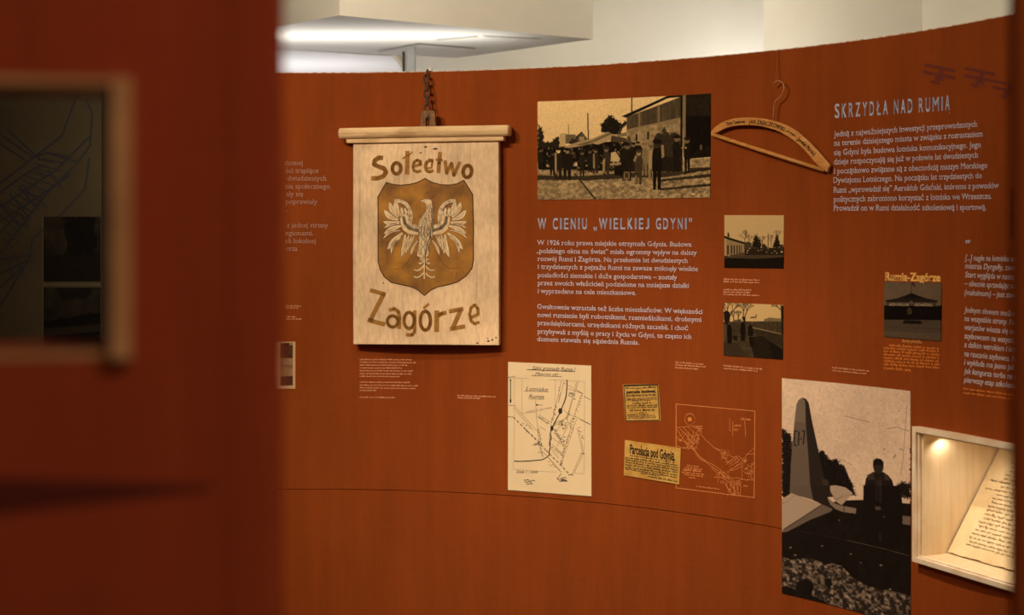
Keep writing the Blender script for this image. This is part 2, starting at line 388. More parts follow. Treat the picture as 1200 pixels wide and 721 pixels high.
# ------------------------------------------------------------------ monochrome pictures as fine coloured grids
class Ras:
    def __init__(s, corners, W, H, seed=0):
        s.c = corners; s.W = W; s.H = H; s.a = np.zeros((H, W)); s.rng = np.random.default_rng(seed)
        s.X, s.Y = np.meshgrid(np.arange(W) + 0.5, np.arange(H) + 0.5)
    def uv(s, px, py):
        (xa, ya), (xb, yb), (xc, yc), (xd, yd) = s.c
        u = (px - (xa + xd) / 2) / ((xb + xc) / 2 - (xa + xd) / 2)
        yt = ya + (yb - ya) * u; yl = yd + (yc - yd) * u
        return u * s.W, (py - yt) / (yl - yt) * s.H
    def noise(s, sx, sy, oct=3):
        out = np.zeros((s.H, s.W)); amp = 1; tot = 0
        for _ in range(oct):
            gx, gy = max(2, int(sx) + 2), max(2, int(sy) + 2); g = s.rng.random((gy, gx))
            x = s.X / s.W * (gx - 1.001); y = s.Y / s.H * (gy - 1.001)
            xi, yi = x.astype(int), y.astype(int); fx, fy = x - xi, y - yi
            fx = fx * fx * (3 - 2 * fx); fy = fy * fy * (3 - 2 * fy)
            out += amp * ((g[yi, xi] * (1 - fx) + g[yi, xi + 1] * fx) * (1 - fy) + (g[yi + 1, xi] * (1 - fx) + g[yi + 1, xi + 1] * fx) * fy)
            tot += amp; amp *= 0.55; sx *= 2; sy *= 2
        return out / tot
    def mask(s, P):
        P = np.array(P); m = np.zeros((s.H, s.W))
        for dx, dy in ((-.25, -.25), (.25, -.25), (-.25, .25), (.25, .25)):
            X, Y = s.X + dx, s.Y + dy; ins = np.zeros((s.H, s.W), bool)
            for i in range(len(P)):
                (x0, y0), (x1, y1) = P[i - 1], P[i]
                if y0 == y1: continue
                c = ((y0 > Y) != (y1 > Y)) & (X < (x1 - x0) * (Y - y0) / (y1 - y0) + x0); ins ^= c
            m += ins / 4
        return m
    def put(s, m, tone, al=1.0): s.a = s.a * (1 - m * al) + tone * m * al
    def poly(s, cv, pts, tone, al=1.0, rough=0.0, sc=20):
        P = [s.uv(*cv(*p)) for p in pts]
        if rough:                           # ragged outline
            Q = []
            for i in range(len(P)):
                a, b = np.array(P[i]), np.array(P[(i + 1) % len(P)]); n = max(1, int(np.hypot(*(b - a)) / 3))
                for k in range(n): Q.append(tuple(a + (b - a) * k / n + s.rng.normal(0, rough, 2)))
            P = Q
        s.put(s.mask(P), tone, al)
    def foliage(s, cv, pts, tone, grain=2.2, al=1.0):   # ragged leafy mass with gaps at its edge
        m = s.mask([s.uv(*cv(*q)) for q in pts]); b = m.copy()
        for _ in range(5):
            b = (b + np.roll(b, 2, 0) + np.roll(b, -2, 0) + np.roll(b, 2, 1) + np.roll(b, -2, 1)) / 5
        n = s.noise(s.W / grain, s.H / grain, 2)
        k = np.clip((b + (n - 0.5) * 1.1 - 0.42) * 5, 0, 1)
        s.a = s.a * (1 - k * al) + (tone + 0.12 * np.clip(n - .45, 0, 1)) * k * al
    def ell(s, cv, c, rx, ry, tone, al=1.0):
        s.poly(cv, [(c[0] + rx * math.cos(t * math.pi / 10), c[1] + ry * math.sin(t * math.pi / 10)) for t in range(20)], tone, al)
    def line(s, cv, pts, w, tone, al=1.0):
        for a, b in zip(pts[:-1], pts[1:]):
            d = math.hypot(b[0] - a[0], b[1] - a[1]) or 1; nx, ny = -(b[1] - a[1]) / d * w / 2, (b[0] - a[0]) / d * w / 2
            s.poly(cv, [(a[0] + nx, a[1] + ny), (b[0] + nx, b[1] + ny), (b[0] - nx, b[1] - ny), (a[0] - nx, a[1] - ny)], tone, al)
    def branches(s, cv, p, ang, L, w, tone, depth=3):
        q = (p[0] + math.cos(ang) * L, p[1] - math.sin(ang) * L); s.line(cv, [p, q], w, tone, 0.8)
        if depth:
            for k in (-1, 0, 1):
                s.branches(cv, q, ang + k * 0.45 + s.rng.normal(0, 0.15), L * 0.68, max(w * 0.62, 2), tone, depth - 1)
    def person(s, cv, x, y0, y1, w, tone, head=0.35, legs=True):
        h = y1 - y0; r = h * 0.07
        s.poly(cv, [(x - w * .3, y0 + h * .17), (x + w * .3, y0 + h * .17), (x + w * .5, y0 + h * .3), (x + w * .45, y0 + h * .62), (x - w * .45, y0 + h * .62), (x - w * .5, y0 + h * .3)], tone)
        if legs:
            s.poly(cv, [(x - w * .38, y0 + h * .6), (x - w * .02, y0 + h * .6), (x - w * .1, y1), (x - w * .35, y1)], tone)
            s.poly(cv, [(x + w * .02, y0 + h * .6), (x + w * .38, y0 + h * .6), (x + w * .35, y1), (x + w * .08, y1)], tone)
        else: s.poly(cv, [(x - w * .45, y0 + h * .6), (x + w * .45, y0 + h * .6), (x + w * .5, y1 - h * .12), (x - w * .5, y1 - h * .12)], tone)
        s.ell(cv, (x, y0 + h * .09), r, r * 1.25, head); s.ell(cv, (x, y0 + h * .04), r * 1.3, r * .7, tone)
    def build(s, name, dark, light, e=0.003, gamma=1.0, parent=None, back=0.0):
        a = np.clip(s.a, 0, 1) ** gamma
        d, l = np.array(dark, float), np.array(light, float)
        rgb = (d + (l - d) * a[..., None]) / 255
        li = np.where(rgb <= 0.04045, rgb / 12.92, ((rgb + 0.055) / 1.055) ** 2.4) / np.array(EM)
        li = np.clip(li, 0, 0.92)
        tl, tr, br, bl = [on_wall(e)(*c) for c in s.c]
        tha = [math.atan2(p.y - CY, p.x - CX) for p in (tl, tr, br, bl)]; za = [p.z for p in (tl, tr, br, bl)]
        W, H = s.W, s.H
        u = np.linspace(0, 1, W)[None, :]; v = np.linspace(0, 1, H)[:, None]
        def bil(q): return (q[0] * (1 - u) + q[1] * u) * (1 - v) + (q[3] * (1 - u) + q[2] * u) * v
        th, z = bil(tha), bil(za)
        def xyz(rad): return np.stack([CX + rad * np.cos(th), CY + rad * np.sin(th), z], -1).reshape(-1, 3)
        V = xyz(R - e); n = W * H
        edge = list(range(W)) + [r * W + W - 1 for r in range(1, H)] + [(H - 1) * W + c for c in range(W - 2, -1, -1)] + [r * W for r in range(H - 2, 0, -1)]
        V2 = xyz(R - 0.0002)[edge]
        o_ = V.mean(0); o_[2] = V[:, 2].min()
        i = (np.arange(H - 1)[:, None] * W + np.arange(W - 1)[None, :]).reshape(-1)
        Fc = np.stack([i, i + W, i + W + 1, i + 1], -1).tolist()
        m = len(edge); Fc += [[edge[k], edge[(k + 1) % m], n + (k + 1) % m, n + k] for k in range(m)]
        me = bpy.data.meshes.new(name); me.from_pydata((np.concatenate([V, V2]) - o_).tolist(), [], Fc); me.update()
        ca = me.color_attributes.new('tone', 'FLOAT_COLOR', 'POINT')
        colr = np.ones((n + m, 4)); colr[:n, :3] = li.reshape(-1, 3); colr[n:, :3] = li.reshape(-1, 3)[edge]
        ca.data.foreach_set('color', colr.reshape(-1).astype(np.float32))
        me.materials.append(MATS['photo_print'])
        ob = bpy.data.objects.new(name, me); COL.objects.link(ob)
        if parent is not None:
            ob.parent = parent; ob.location = Vector(o_) - WORLD.get(parent.name, Vector(parent.location))
        else: ob.location = o_
        WORLD[ob.name] = Vector(o_)
        return ob
# ------------------------------------------------------------------ the setting
def wall_uv(p): return (math.atan2(p[1] - CY, p[0] - CX) * R, p[2])
def arc_panel(th0, th1, z0, z1, r0=R, r1=R + WT, holes=(), step=math.radians(0.75)):
    """a curved wall panel between two radii, with rectangular openings (th0, th1, z0, z1)"""
    ths = {th0, th1}; zs = {z0, z1}
    n = int((th1 - th0) / step)
    for i in range(1, n): ths.add(th0 + (th1 - th0) * i / n)
    for h in holes: ths |= {h[0], h[1]}; zs |= {h[2], h[3]}
    ths = sorted(ths); zs = sorted(zs)
    mb = MB(); idx = {}
    def v(i, k, r):
        key = (i, k, r)
        if key not in idx: idx[key] = len(mb.v); mb.v.append(tuple(rpt(ths[i], r, zs[k])))
        return idx[key]
    def solid(i, k):
        if not (0 <= i < len(ths) - 1 and 0 <= k < len(zs) - 1): return False
        c, d = (ths[i] + ths[i + 1]) / 2, (zs[k] + zs[k + 1]) / 2
        return not any(h[0] < c < h[1] and h[2] < d < h[3] for h in holes)
    for i in range(len(ths) - 1):
        for k in range(len(zs) - 1):
            if not solid(i, k): continue
            q = [(i, k), (i + 1, k), (i + 1, k + 1), (i, k + 1)]
            mb.f.append(tuple(v(a, b, r0) for a, b in q)); mb.f.append(tuple(v(a, b, r1) for a, b in q[::-1]))
            for (di, dk), (a, b) in zip(((0, -1), (1, 0), (0, 1), (-1, 0)), zip(q, q[1:] + q[:1])):
                if not solid(i + di, k + dk): mb.f.append((v(*b, r0), v(*a, r0), v(*a, r1), v(*b, r1)))
    return mb
def structure(o): o['kind'] = 'structure'; return o

RO = R + WT
TH_L = theta_of(333, RO, False) + 2 * math.pi       # free end of the near wall on the left
TH_R = theta_of(1190.5, RO, False)                   # free end of the near wall on the right
TH_A, TH_B = 0.10, 2.62                              # the far arc with the exhibits

# showcase: a flat frame let into the arc
NP = on_wall(0.014)(1072.5, 600); n_y = NP.y
n_t = Vector((0.44, -0.898, 0)).normalized(); n_o = Vector((-n_t.y, n_t.x, 0)); n_z = Vector((0, 0, 1))
N_W = 0.52
N_B = EYE - (657.6 - HOR) * n_y / F; N_T = EYE - (499.6 - HOR) * n_y / F
NO = Vector((NP.x, NP.y, N_B)); N_H = N_T - N_B
def th_of_pt(p): return math.atan2(p.y - CY, p.x - CX)
h_l = th_of_pt(NO + n_t * 0.014); h_r = th_of_pt(NO + n_t * (N_W - 0.014))
niche_hole = (h_r, h_l, N_B + 0.010, N_T - 0.010)

g = 0.0012
structure(arc_panel(TH_A, TH_B, SEAM + g, TOP, holes=[niche_hole]).build('wall_back', 'rust_fabric', uv=wall_uv))
structure(arc_panel(TH_A, TH_B, 0, SEAM - g).build('wall_back_lower', 'rust_fabric', uv=wall_uv))
structure(arc_panel(TH_R, TH_A, 0, TOP, RO - 0.006, RO).build('wall_right', 'rust_fabric', uv=wall_uv))
structure(arc_panel(TH_A, TH_B, TOP + 0.0002, TOP + 0.0030, R - 0.0004, R + WT - 0.001).build('trim_1', 'board_edge'))
# faint fabric joints
for k, px in ((2, 427), (3, 985)):
    mb = MB(); t = theta_of(px)
    m_ = arc_panel(t - 0.0035, t, SEAM + 0.004, TOP - 0.002, R - 0.0004, R + 0.001)
    structure(m_.build('trim_%d' % k, 'rust_fabric', uv=wall_uv))

# near wall on the left with its framed peephole
def near_y(px): return ring_hit(px, RO, False)[1]
yw = near_y(110)
pz1 = EYE + (HOR - 100) * yw / F; pz0 = EYE + (HOR - 411) * yw / F
p_l, p_r = theta_of(-75, RO, False) + 2 * math.pi, theta_of(131, RO, False) + 2 * math.pi
near = arc_panel(TH_B, TH_L - 0.004, 0, TOP, holes=[(p_l, p_r, pz0, pz1)])
structure(near.build('wall_left', 'dark_red_fabric', uv=wall_uv))
t0 = theta_of(257, RO, False) + 2 * math.pi
mb = MB()                                             # padded end strip of the near wall
zz = (0.0, TOP); sec = []
for i in range(9):
    a = i / 8; th = t0 + (TH_L - t0) * a
    sec.append((th, RO + 0.0025 * math.sin(math.pi * min(a * 2.2, 1) / 2) - 0.004 * max(0, a - 0.75) / 0.25))
sec += [(TH_L, R), (t0, R + WT * 0.5)]
n = len(sec); P = [rpt(th, r, z) for z in zz for th, r in sec]
mb.raw(P, [(i, (i + 1) % n, n + (i + 1) % n, n + i) for i in range(n)] + [tuple(range(n))[::-1], tuple(range(n, 2 * n))])
structure(mb.build('trim_4', 'dark_red_fabric', uv=wall_uv))
# dark band laid across the near wall, tapering along its length
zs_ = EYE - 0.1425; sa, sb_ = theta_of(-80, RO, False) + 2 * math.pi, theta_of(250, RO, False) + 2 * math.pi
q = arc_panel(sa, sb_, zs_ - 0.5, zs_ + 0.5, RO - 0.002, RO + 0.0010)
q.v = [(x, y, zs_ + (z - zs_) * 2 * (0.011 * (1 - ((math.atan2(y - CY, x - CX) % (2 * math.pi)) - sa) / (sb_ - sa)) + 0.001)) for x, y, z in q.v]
structure(q.build('trim_5', 'band_dark'))

# hall shell
def slab(name, m, pts, z0, z1):
    mb = MB(); mb.prism([Vector((x, y, z0)) for x, y in pts][::-1], Vector((0, 0, z1 - z0))); return structure(mb.build(name, m))
slab('floor', 'hall_floor', [(-5, -3), (5, -3), (5, 11.3), (-5, 11.3)], -0.1, 0)
slab('ceiling', 'white_wall', [(-5, -3), (5, -3), (5, 11.3), (-5, 11.3)], 3.5, 3.6)
slab('wall_far', 'white_wall', [(-5, 9.6), (1.9, 9.6), (1.9, 9.75), (-5, 9.75)], 0, 3.5)
xa = (895 - 600) * 8.0 / F; xb = (1080 - 600) * 8.0 / F
slab('wall_far_right', 'white_wall', [(xa, 8.0), (xb, 8.0), (xb, 8.15), (xa + 0.12, 8.15)], 0, 3.5)
slab('wall_far_corner', 'white_wall', [(xb + 0.003, 7.985), (4.9, 7.2), (4.9, 7.35), (xb + 0.003, 8.135)], 0, 3.5)
slab('wall_west', 'white_wall', [(-5, -3), (-4.85, -3), (-4.85, 9.6), (-5, 9.6)], 0, 3.5)
slab('wall_east', 'white_wall', [(4.9, -3), (5, -3), (5, 9.6), (4.9, 9.6)], 0, 3.5)
slab('wall_near', 'white_wall', [(-5, -3), (5, -3), (5, -2.9), (-5, -2.9)], 0, 3.5)
# boxed-in bulkhead under the ceiling
ZS = EYE + 1.0
A_, B_, C_ = at_z(398, 18, ZS), at_z(695, 46, ZS), at_z(535, 68, ZS)
D_ = Vector((-1.80, 7.76, ZS))
slab('trim_6', 'soffit_white', [(p.x, p.y) for p in (A_, B_, C_, D_)], ZS, 3.5)
bulk = bpy.data.objects['trim_6']
# lower ceiling beyond the bulkhead, seen from below at the far left
slab('trim_7', 'soffit_white', [(-3.0, 7.38), (-0.72, 8.58), (-0.72, 9.59), (-3.0, 9.59)], 2.58, 2.62)
# grey post with a dark edge standing below the bulkhead
pc = at(480, 80, 7.86)
post = empty('post', (pc.x, 7.86, 0), 'slim grey post with a dark edge standing below the white bulkhead', 'post')
mb = MB(); mb.box(Vector((0, 0, 0)), Vector((1, 0, 0)), Vector((0, 1, 0)), n_z, (at(476.5, 0, 7.86).x, at(486, 0, 7.86).x), (7.86, 7.92), (0, ZS - 0.001)); mb.build('column', 'post_grey', post, bevel=0.004)
mb = MB(); mb.box(Vector((0, 0, 0)), Vector((1, 0, 0)), Vector((0, 1, 0)), n_z, (at(471.5, 0, 7.86).x, at(474, 0, 7.86).x), (7.86, 7.90), (0, ZS - 0.03)); mb.build('edge_strip', 'post_dark', post)
# access hatch in the bulkhead's underside
hat = empty('ceiling_hatch', at_z(505, 58, ZS), 'pale rectangular access hatch in the underside of the white bulkhead', 'hatch')
mz = lambda px, py: at_z(px, py, ZS - 0.003)
for nm_, strokes in (('hatch_frame', [([(443, 60.5), (490, 51.7), (557, 57.2)], 1.3)]), ('panel_joint', [([(511, 47.2), (560, 43.0)], 0.8)]), ('panel_joint', [([(566, 42.8), (634, 46.0)], 0.8)])):
    mb = MB()
    for pts, w in strokes: mb.stroke(mz, pts, w)
    q_ = [Vector(p) for p in mb.v]; mb2 = MB(); mb2.raw([p + Vector((0, 0, -0.003)) for p in q_] + [p + Vector((0, 0, 0.0028)) for p in q_], [f[::-1] for f in mb.f] + [tuple(i + len(q_) for i in f) for f in mb.f])
    mb2.build(nm_, 'hatch_line', hat)

# ------------------------------------------------------------------ the painted village sign
s1 = on_wall(0.041)(413.5, 300); s2 = on_wall(0.041)(588, 300)
sx = Vector((s2.x - s1.x, s2.y - s1.y, 0)).normalized(); sn = Vector((sx.y, -sx.x, 0))     # sn towards the viewer
def plane(o, nrm, e=0.0):
    def f(px, py):
        d = Vector(((px - 600) / F, 1, (HOR - py) / F)); c = Vector((0, 0, EYE)); q = o + nrm * e
        return c + d * ((q - c).dot(nrm) / d.dot(nrm))
    return f
sgn = lambda e=0.0: plane(s1, sn, e)
S0 = sgn()
sign = empty('village_sign', S0(499, 404), 'large cream wooden village sign with a painted white eagle on a brown shield', 'sign')
# board, very slightly out of true like the real one
mb = MB(); mb.prism([S0(*p) for p in [(413.9, 403.6), (500, 404.2), (584.6, 404.9), (584.6, 300), (584.3, 164), (500, 165), (413.8, 167), (413.6, 290)]], -sn * 0.032)
mb.build('board', 'sign_wood', sign, bevel=0.002)
mb = MB()
a, b, c, d = [S0(*p) for p in ((406.7, 168.2), (591, 165.2), (591, 157.0), (406.7, 161.0))]
mb.prism([p + sn * 0.012 for p in (a, b, c, d)], -sn * 0.042); mb.build('lower_moulding', 'cornice_wood', sign, bevel=0.003)
# rounded top rail
mb = MB(); L0, L1 = S0(398.5, 156.8), S0(598, 153.2); hh = 6.1 * L0.y / F
prof = [(-0.030, -hh), (0.018, -hh), (0.026, -hh * 0.6), (0.029, 0), (0.026, hh * 0.6), (0.018, hh), (-0.030, hh)]
fr = lambda o: [o + sn * p + n_z * q for p, q in prof]
k = len(prof); mids = [L0 + sx * 0.004, L0.lerp(L1, 0.5) + n_z * 0.001, L1 - sx * 0.004]
rings = [[o + (p - o) * 0.78 for p in fr(o)] if i in (0, 4) else fr(o) for i, o in enumerate([L0] + mids + [L1])]
mb.raw([p for r_ in rings for p in r_], [(i * k + j, (i + 1) * k + j, (i + 1) * k + (j + 1) % k, i * k + (j + 1) % k) for i in range(4) for j in range(k)] + [tuple(range(k)), tuple(range(4 * k, 5 * k))[::-1]])
mb.build('top_rail', 'cornice_wood', sign, bevel=0.002)
# slotted iron-bound hanging lug
mb = MB(); cvl = scr(480, 70, 8.02)
lug = T(cvl, [(103, 640), (106, 545), (112, 485), (160, 478), (225, 476), (236, 500), (240, 560), (243, 640), (186, 640), (188, 540), (150, 540), (152, 640)])
for quad in ((0, 1, 10, 11), (1, 2, 3, 10), (3, 4, 9, 10), (4, 5, 6, 9), (6, 7, 8, 9)):
    mb.prism([S0(*lug[i]) for i in quad[::-1]], -sn * 0.014)
mb.build('hanging_lug', 'bracket', sign)
# shield
cA, cB = scr(430, 170, 6.557), scr(430, 260, 8.014)
out = T(cA, [(85, 400), (148, 288), (200, 303), (260, 310), (330, 303), (390, 287), (447, 258), (500, 287), (570, 306), (640, 308), (690, 299), (745, 272), (812, 380), (815, 500)]) \
    + T(cB, [(1000, 0), (1000, 180), (1000, 360), (985, 440), (930, 510), (850, 565), (760, 592), (660, 612), (600, 640), (540, 692), (480, 640), (420, 612), (330, 592), (230, 570), (165, 520), (125, 450), (105, 370), (105, 180), (105, 0)])
mb = MB(); mb.shape(sgn(0.0006), out[::-1]); sh = mb.build('shield', 'shield_paint', sign)
mb = MB(); mb.stroke(sgn(0.0009), out, 1.25, closed=True); mb.build('outline', 'shield_line', sh)
# eagle: body, wings of separate feathers, tail
E1, E2, E3, E4 = sgn(0.0012), sgn(0.0015), sgn(0.0018), sgn(0.0021)
MX = 447.0
def mir(p): return (2 * MX - p[0], p[1])
def leaf(mbf, mbl, cv, root, tip, w, bend=0.12):
    r_, t_ = np.array(cv(*root)), np.array(cv(*tip)); d_ = t_ - r_; n_ = np.array((-d_[1], d_[0])) ; L = np.hypot(*d_)
    n_ = n_ / L; c0 = [r_ + d_ * s + n_ * bend * L * math.sin(math.pi * s) for s in np.linspace(0, 1, 9)]
    ww = [1.35 * w * (0.35 + 1.3 * s) * (1 - s ** 3.0) for s in np.linspace(0, 1, 9)]
    lft = [c + n_ * q / 2 for c, q in zip(c0, ww)]; rgt = [c - n_ * q / 2 for c, q in zip(c0, ww)]
    big = [c + n_ * (q / 2 + 0.42) for c, q in zip(c0, ww)] + [c - n_ * (q / 2 + 0.42) for c, q in zip(c0, ww)][::-1]
    mbl.append((big, 0)); mbf.append((lft + rgt[::-1], c0))
feath = []                                           # (reading view, root, tip, width in px, bend)
for root, tip, w, bd in [((262, 545), (218, 422), 5.2, -.10), ((240, 555), (173, 437), 5.0, -.10), ((240, 575), (130, 498), 5.2, -.12), ((250, 592), (122, 588), 4.6, -.10),
                          ((262, 622), (128, 684), 4.6, .06), ((250, 606), (128, 640), 2.2, .10)]: feath.append((cA, root, tip, w, bd))
for root, tip, w, bd in [((310, 82), (152, 158), 2.3, .14), ((335, 105), (192, 262), 5.0, .05), ((318, 150), (225, 305), 2.4, .16), ((358, 120), (320, 335), 4.4, -.05), ((395, 125), (368, 306), 3.0, .05),
                          ((420, 130), (385, 268), 2.2, .05), ((480, 175), (412, 315), 2.6, .08), ((445, 130), (400, 240), 2.4, .05)]: feath.append((cB, root, tip, w, bd))
wl, wf, ws = MB(), MB(), MB()
for lst in (0, 1):
    for cv, root, tip, w, bd in feath:
        f_, l_ = [], []
        if lst == 0: leaf(f_, l_, cv, root, tip, w, bd)
        else:
            cm = (lambda c: lambda x, y: (2 * (430 + MX / 6.557) - c(x, y)[0], c(x, y)[1]))(cv); leaf(f_, l_, cm, root, tip, w, -bd)
        wl.shape(E1, l_[0][0]); wf.shape(E2, f_[0][0]); ws.stroke(E3, f_[0][1][1:7], 0.35, joints=False)
for sgnm in (0, 1):
    mm = (lambda p: p) if sgnm == 0 else mir
    # leading edge of the wing, a broad curved band, then the grey band and the coverts
    band = [(222, 428), (262, 432), (300, 452), (328, 492), (340, 540), (338, 580), (330, 598), (345, 622), (385, 628)]
    wl.stroke(E2, T(cA, [mm(p) for p in band]), 5.0, joints='all'); wf.stroke(E3, T(cA, [mm(p) for p in band]), 4.2, joints='all')
    wf.shape(E3, T(cA, [mm(p) for p in [(255, 560), (285, 530), (322, 545), (318, 590), (325, 640), (395, 650), (395, 692), (320, 685), (275, 650), (258, 600)]]))
    ws.stroke(E4, T(cA, [mm(p) for p in [(222, 452), (268, 456), (300, 486), (316, 530)]]), 0.45)
    for root, tip, w in [((245, 545), (232, 488), 2.6), ((272, 540), (262, 478), 2.8), ((300, 540), (290, 480), 2.8), ((318, 545), (315, 500), 2.0)]:
        f_, l_ = [], []; leaf(f_, l_, cA, mm(root), mm(tip), w, 0.05); wl.shape(E3, l_[0][0]); wf.shape(E4, f_[0][0])
    ws.stroke(E4, T(cA, [mm(p) for p in [(282, 556), (290, 600), (325, 640), (385, 658)]]), 3.6, joints='all')
body = T(cA, [(405, 430), (432, 420), (455, 415), (480, 418), (497, 428), (502, 470), (510, 540), (512, 600), (512, 650), (505, 690), (498, 721)]) + T(cB, [(600, 120), (592, 190), (575, 240), (590, 300), (560, 330), (545, 340), (520, 358), (495, 332), (470, 320), (480, 260), (490, 170), (472, 100)]) \
    + T(cA, [(386, 700), (384, 650), (395, 600), (415, 560), (445, 520), (458, 480), (452, 452), (440, 440), (420, 436)])
wl.stroke(E2, body, 0.9, closed=True); wf.shape(E3, body)
rnd = random.Random(4)
for y in range(470, 720, 17):                        # breast feathers
    wl_, wr_ = (458 - max(0, (y - 480)) * 0.55 if y < 610 else 386), (505 if y < 560 else 508)
    for x in np.arange(wl_ + 14, wr_ - 4, 21):
        x += rnd.uniform(-6, 6); ws.stroke(E4, T(cA, [(x - 7, y - 16), (x - 2, y + 6), (x + 5, y - 14)]), 0.5, joints=False)
for y in range(60, 310, 22):
    for x in np.arange(490, 590, 24):
        x += rnd.uniform(-8, 8); ws.stroke(E4, T(cB, [(x - 8, y - 18), (x - 1, y + 8), (x + 7, y - 16)]), 0.5, joints=False)
ws.shape(E4, T(cA, [(492, 480), (502, 490), (514, 600), (512, 660), (500, 700), (497, 600)]))
for y0, L in ((350, 40), (385, 52), (450, 95), (515, 98)):   # curled tail feathers
    for s_ in (-1, 1):
        wf.stroke(E3, T(cB, [(540 + s_ * 4, y0 - 40), (540 + s_ * L * .35, y0 - 8), (540 + s_ * L * .7, y0 + 10), (540 + s_ * L, y0)]), 1.6)
        ws.stroke(E2, T(cB, [(540 + s_ * 6, y0 - 30), (540 + s_ * L * .4, y0 + 6), (540 + s_ * L * .75, y0 + 22), (540 + s_ * L * .95, y0 + 18)]), 1.0)
wf.stroke(E3, T(cB, [(540, 330), (538, 535)]), 1.5); wl.stroke(E4, T(cB, [(605, 10), (596, 140), (566, 220), (548, 330), (548, 500)]), 0.8)
wl.stroke(E4, T(cA, [(436, 428), (446, 430)]), 0.6); wl.stroke(E1, T(cA, [(452, 382), (470, 355), (480, 392), (505, 410), (520, 380)]), 0.6)
for p in ([(420, 310), (380, 380), (330, 440), (260, 445)], [(660, 320), (720, 400), (770, 435), (850, 440)], [(800, 470), (790, 520)], [(850, 470), (840, 520)]): wl.stroke(E1, T(cB, p), 0.45)
eg = wf.build('eagle', 'eagle_white', sh); wl.build('eagle_outline', 'eagle_line', sh); ws.build('eagle_shading', 'eagle_grey', sh)
# painted words
def ring(c, rx, ry, t0=0, t1=360, tilt=0):
    k = 20; o_ = []
    for i in range(k + (0 if t1 - t0 >= 360 else 1)):
        t = math.radians(t0 + (t1 - t0) * i / k); x, y = rx * math.cos(t), -ry * math.sin(t); a = math.radians(tilt)
        o_.append((c[0] + x * math.cos(a) + y * math.sin(a), c[1] - x * math.sin(a) + y * math.cos(a)))
    return o_
L_ = sgn(0.0008); up_, lo_ = MB(), MB()
def st(mbx, cv, sc, pts, w, closed=False): mbx.stroke(L_, T(cv, pts), w / sc * 1.16, closed=closed)
for pts, w, cl in [([(125, 100), (92, 97), (60, 118), (55, 150), (90, 166), (132, 180), (148, 210), (122, 243), (80, 256), (33, 256)], 30, 0), (ring((228, 180), 33, 43), 25, 1), ([(312, 46), (308, 227)], 29, 0), ([(272, 106), (300, 88), (330, 72), (350, 52)], 9, 0),
                   ([(355, 166), (412, 150), (409, 124), (385, 116), (362, 132), (354, 168), (362, 198), (385, 206), (418, 198)], 20, 0), ([(512, 122), (482, 116), (457, 134), (449, 165), (457, 196), (482, 206), (512, 196)], 22, 0), ([(503, 112), (497, 176)], 13, 0), ([(460, 178), (497, 176)], 11, 0),
                   ([(562, 52), (554, 140), (549, 216)], 26, 0), ([(530, 112), (582, 118)], 17, 0), ([(600, 118), (612, 218), (650, 140), (668, 234), (714, 128)], 23, 0), (ring((772, 203), 33, 47, tilt=-8), 25, 1)]: st(up_, cA, 6.557, pts, w, bool(cl))
cC = scr(420, 325, 6.667)
for pts, w, cl in [([(90, 101), (212, 134)], 27, 0), ([(198, 128), (88, 345)], 30, 0), ([(72, 333), (208, 370)], 29, 0), ([(238, 258), (280, 246), (312, 268), (322, 320), (320, 405)], 24, 0), (ring((268, 345), 42, 44), 23, 1),
                   (ring((396, 338), 40, 64), 23, 1), ([(441, 258), (440, 425), (418, 452), (372, 449)], 23, 0), (ring((523, 340), 40, 74), 24, 1), ([(508, 244), (552, 206)], 17, 0), ([(612, 260), (611, 428)], 33, 0), ([(622, 305), (648, 285), (688, 276)], 27, 0),
                   ([(708, 268), (820, 246)], 27, 0), ([(803, 250), (732, 408)], 30, 0), ([(715, 406), (834, 384)], 28, 0), ([(874, 318), (935, 290), (934, 245), (908, 216), (880, 238), (868, 290), (880, 342), (908, 364), (946, 350)], 21, 0)]: st(lo_, cC, 6.667, pts, w, bool(cl))
up_.build('upper_lettering', 'sign_paint', sign); lo_.build('lower_lettering', 'sign_paint', sign)
# small knocks and stains in the paint
for cv_, c, rx, ry in [(cC, (1015, 500), 10, 7), (cC, (1045, 490), 8, 6), (cC, (1075, 472), 7, 5), (cC, (1010, 478), 6, 4), (cC, (195, 45), 6, 5), (cC, (930, 515), 8, 6), (cA, (525, 30), 18, 7), (cA, (413, 60), 10, 5), (cA, (450, 15), 11, 6)]:
    mb = MB(); mb.shape(sgn(0.0007), T(cv_, [(x + math.sin(i * 2.3) * rx * .3, y + math.cos(i * 1.7) * ry * .3) for i, (x, y) in enumerate(ring(c, rx, ry))])); mb.build('paint_chip', 'eagle_line', sign)

# chain from a bright hook on the wall's edge
hook = empty('wall_hook', on_wall(0.0)(503, 85), 'small bright steel hook at the top edge of the orange wall above the chain', 'hook')
ye = on_wall(0.03)(501, 85)
ty = TOP
mb = MB(); hx = ye.x; wn = Vector((CX - ye.x, CY - ye.y, 0)).normalized(); we = on_wall(0.0)(501.5, 85); we = Vector((we.x, we.y, 0))
mb.tube([we - wn * 0.03 + n_z * (TOP + 0.006), we + wn * 0.006 + n_z * (TOP + 0.007), we + wn * 0.016 + n_z * (TOP + 0.002), we + wn * 0.016 + n_z * (TOP - 0.012), we + wn * 0.026 + n_z * (TOP - 0.020), we + wn * 0.034 + n_z * (TOP - 0.010)], 0.0028)
mb.build('bent_wire', 'rusty_iron', hook)
mb = MB(); sc_ = we + sx * 0.009 - wn * 0.012
mb.tube([sc_ + wn * 0.012 + n_z * (TOP + 0.0031), sc_ + wn * 0.012 + n_z * (TOP + 0.014)], 0.0075, 12); mb.build('screw_head', 'bright_steel', hook)
chain = empty('chain', S0(500.5, 134), 'short rusty chain holding up the wooden village sign', 'chain')
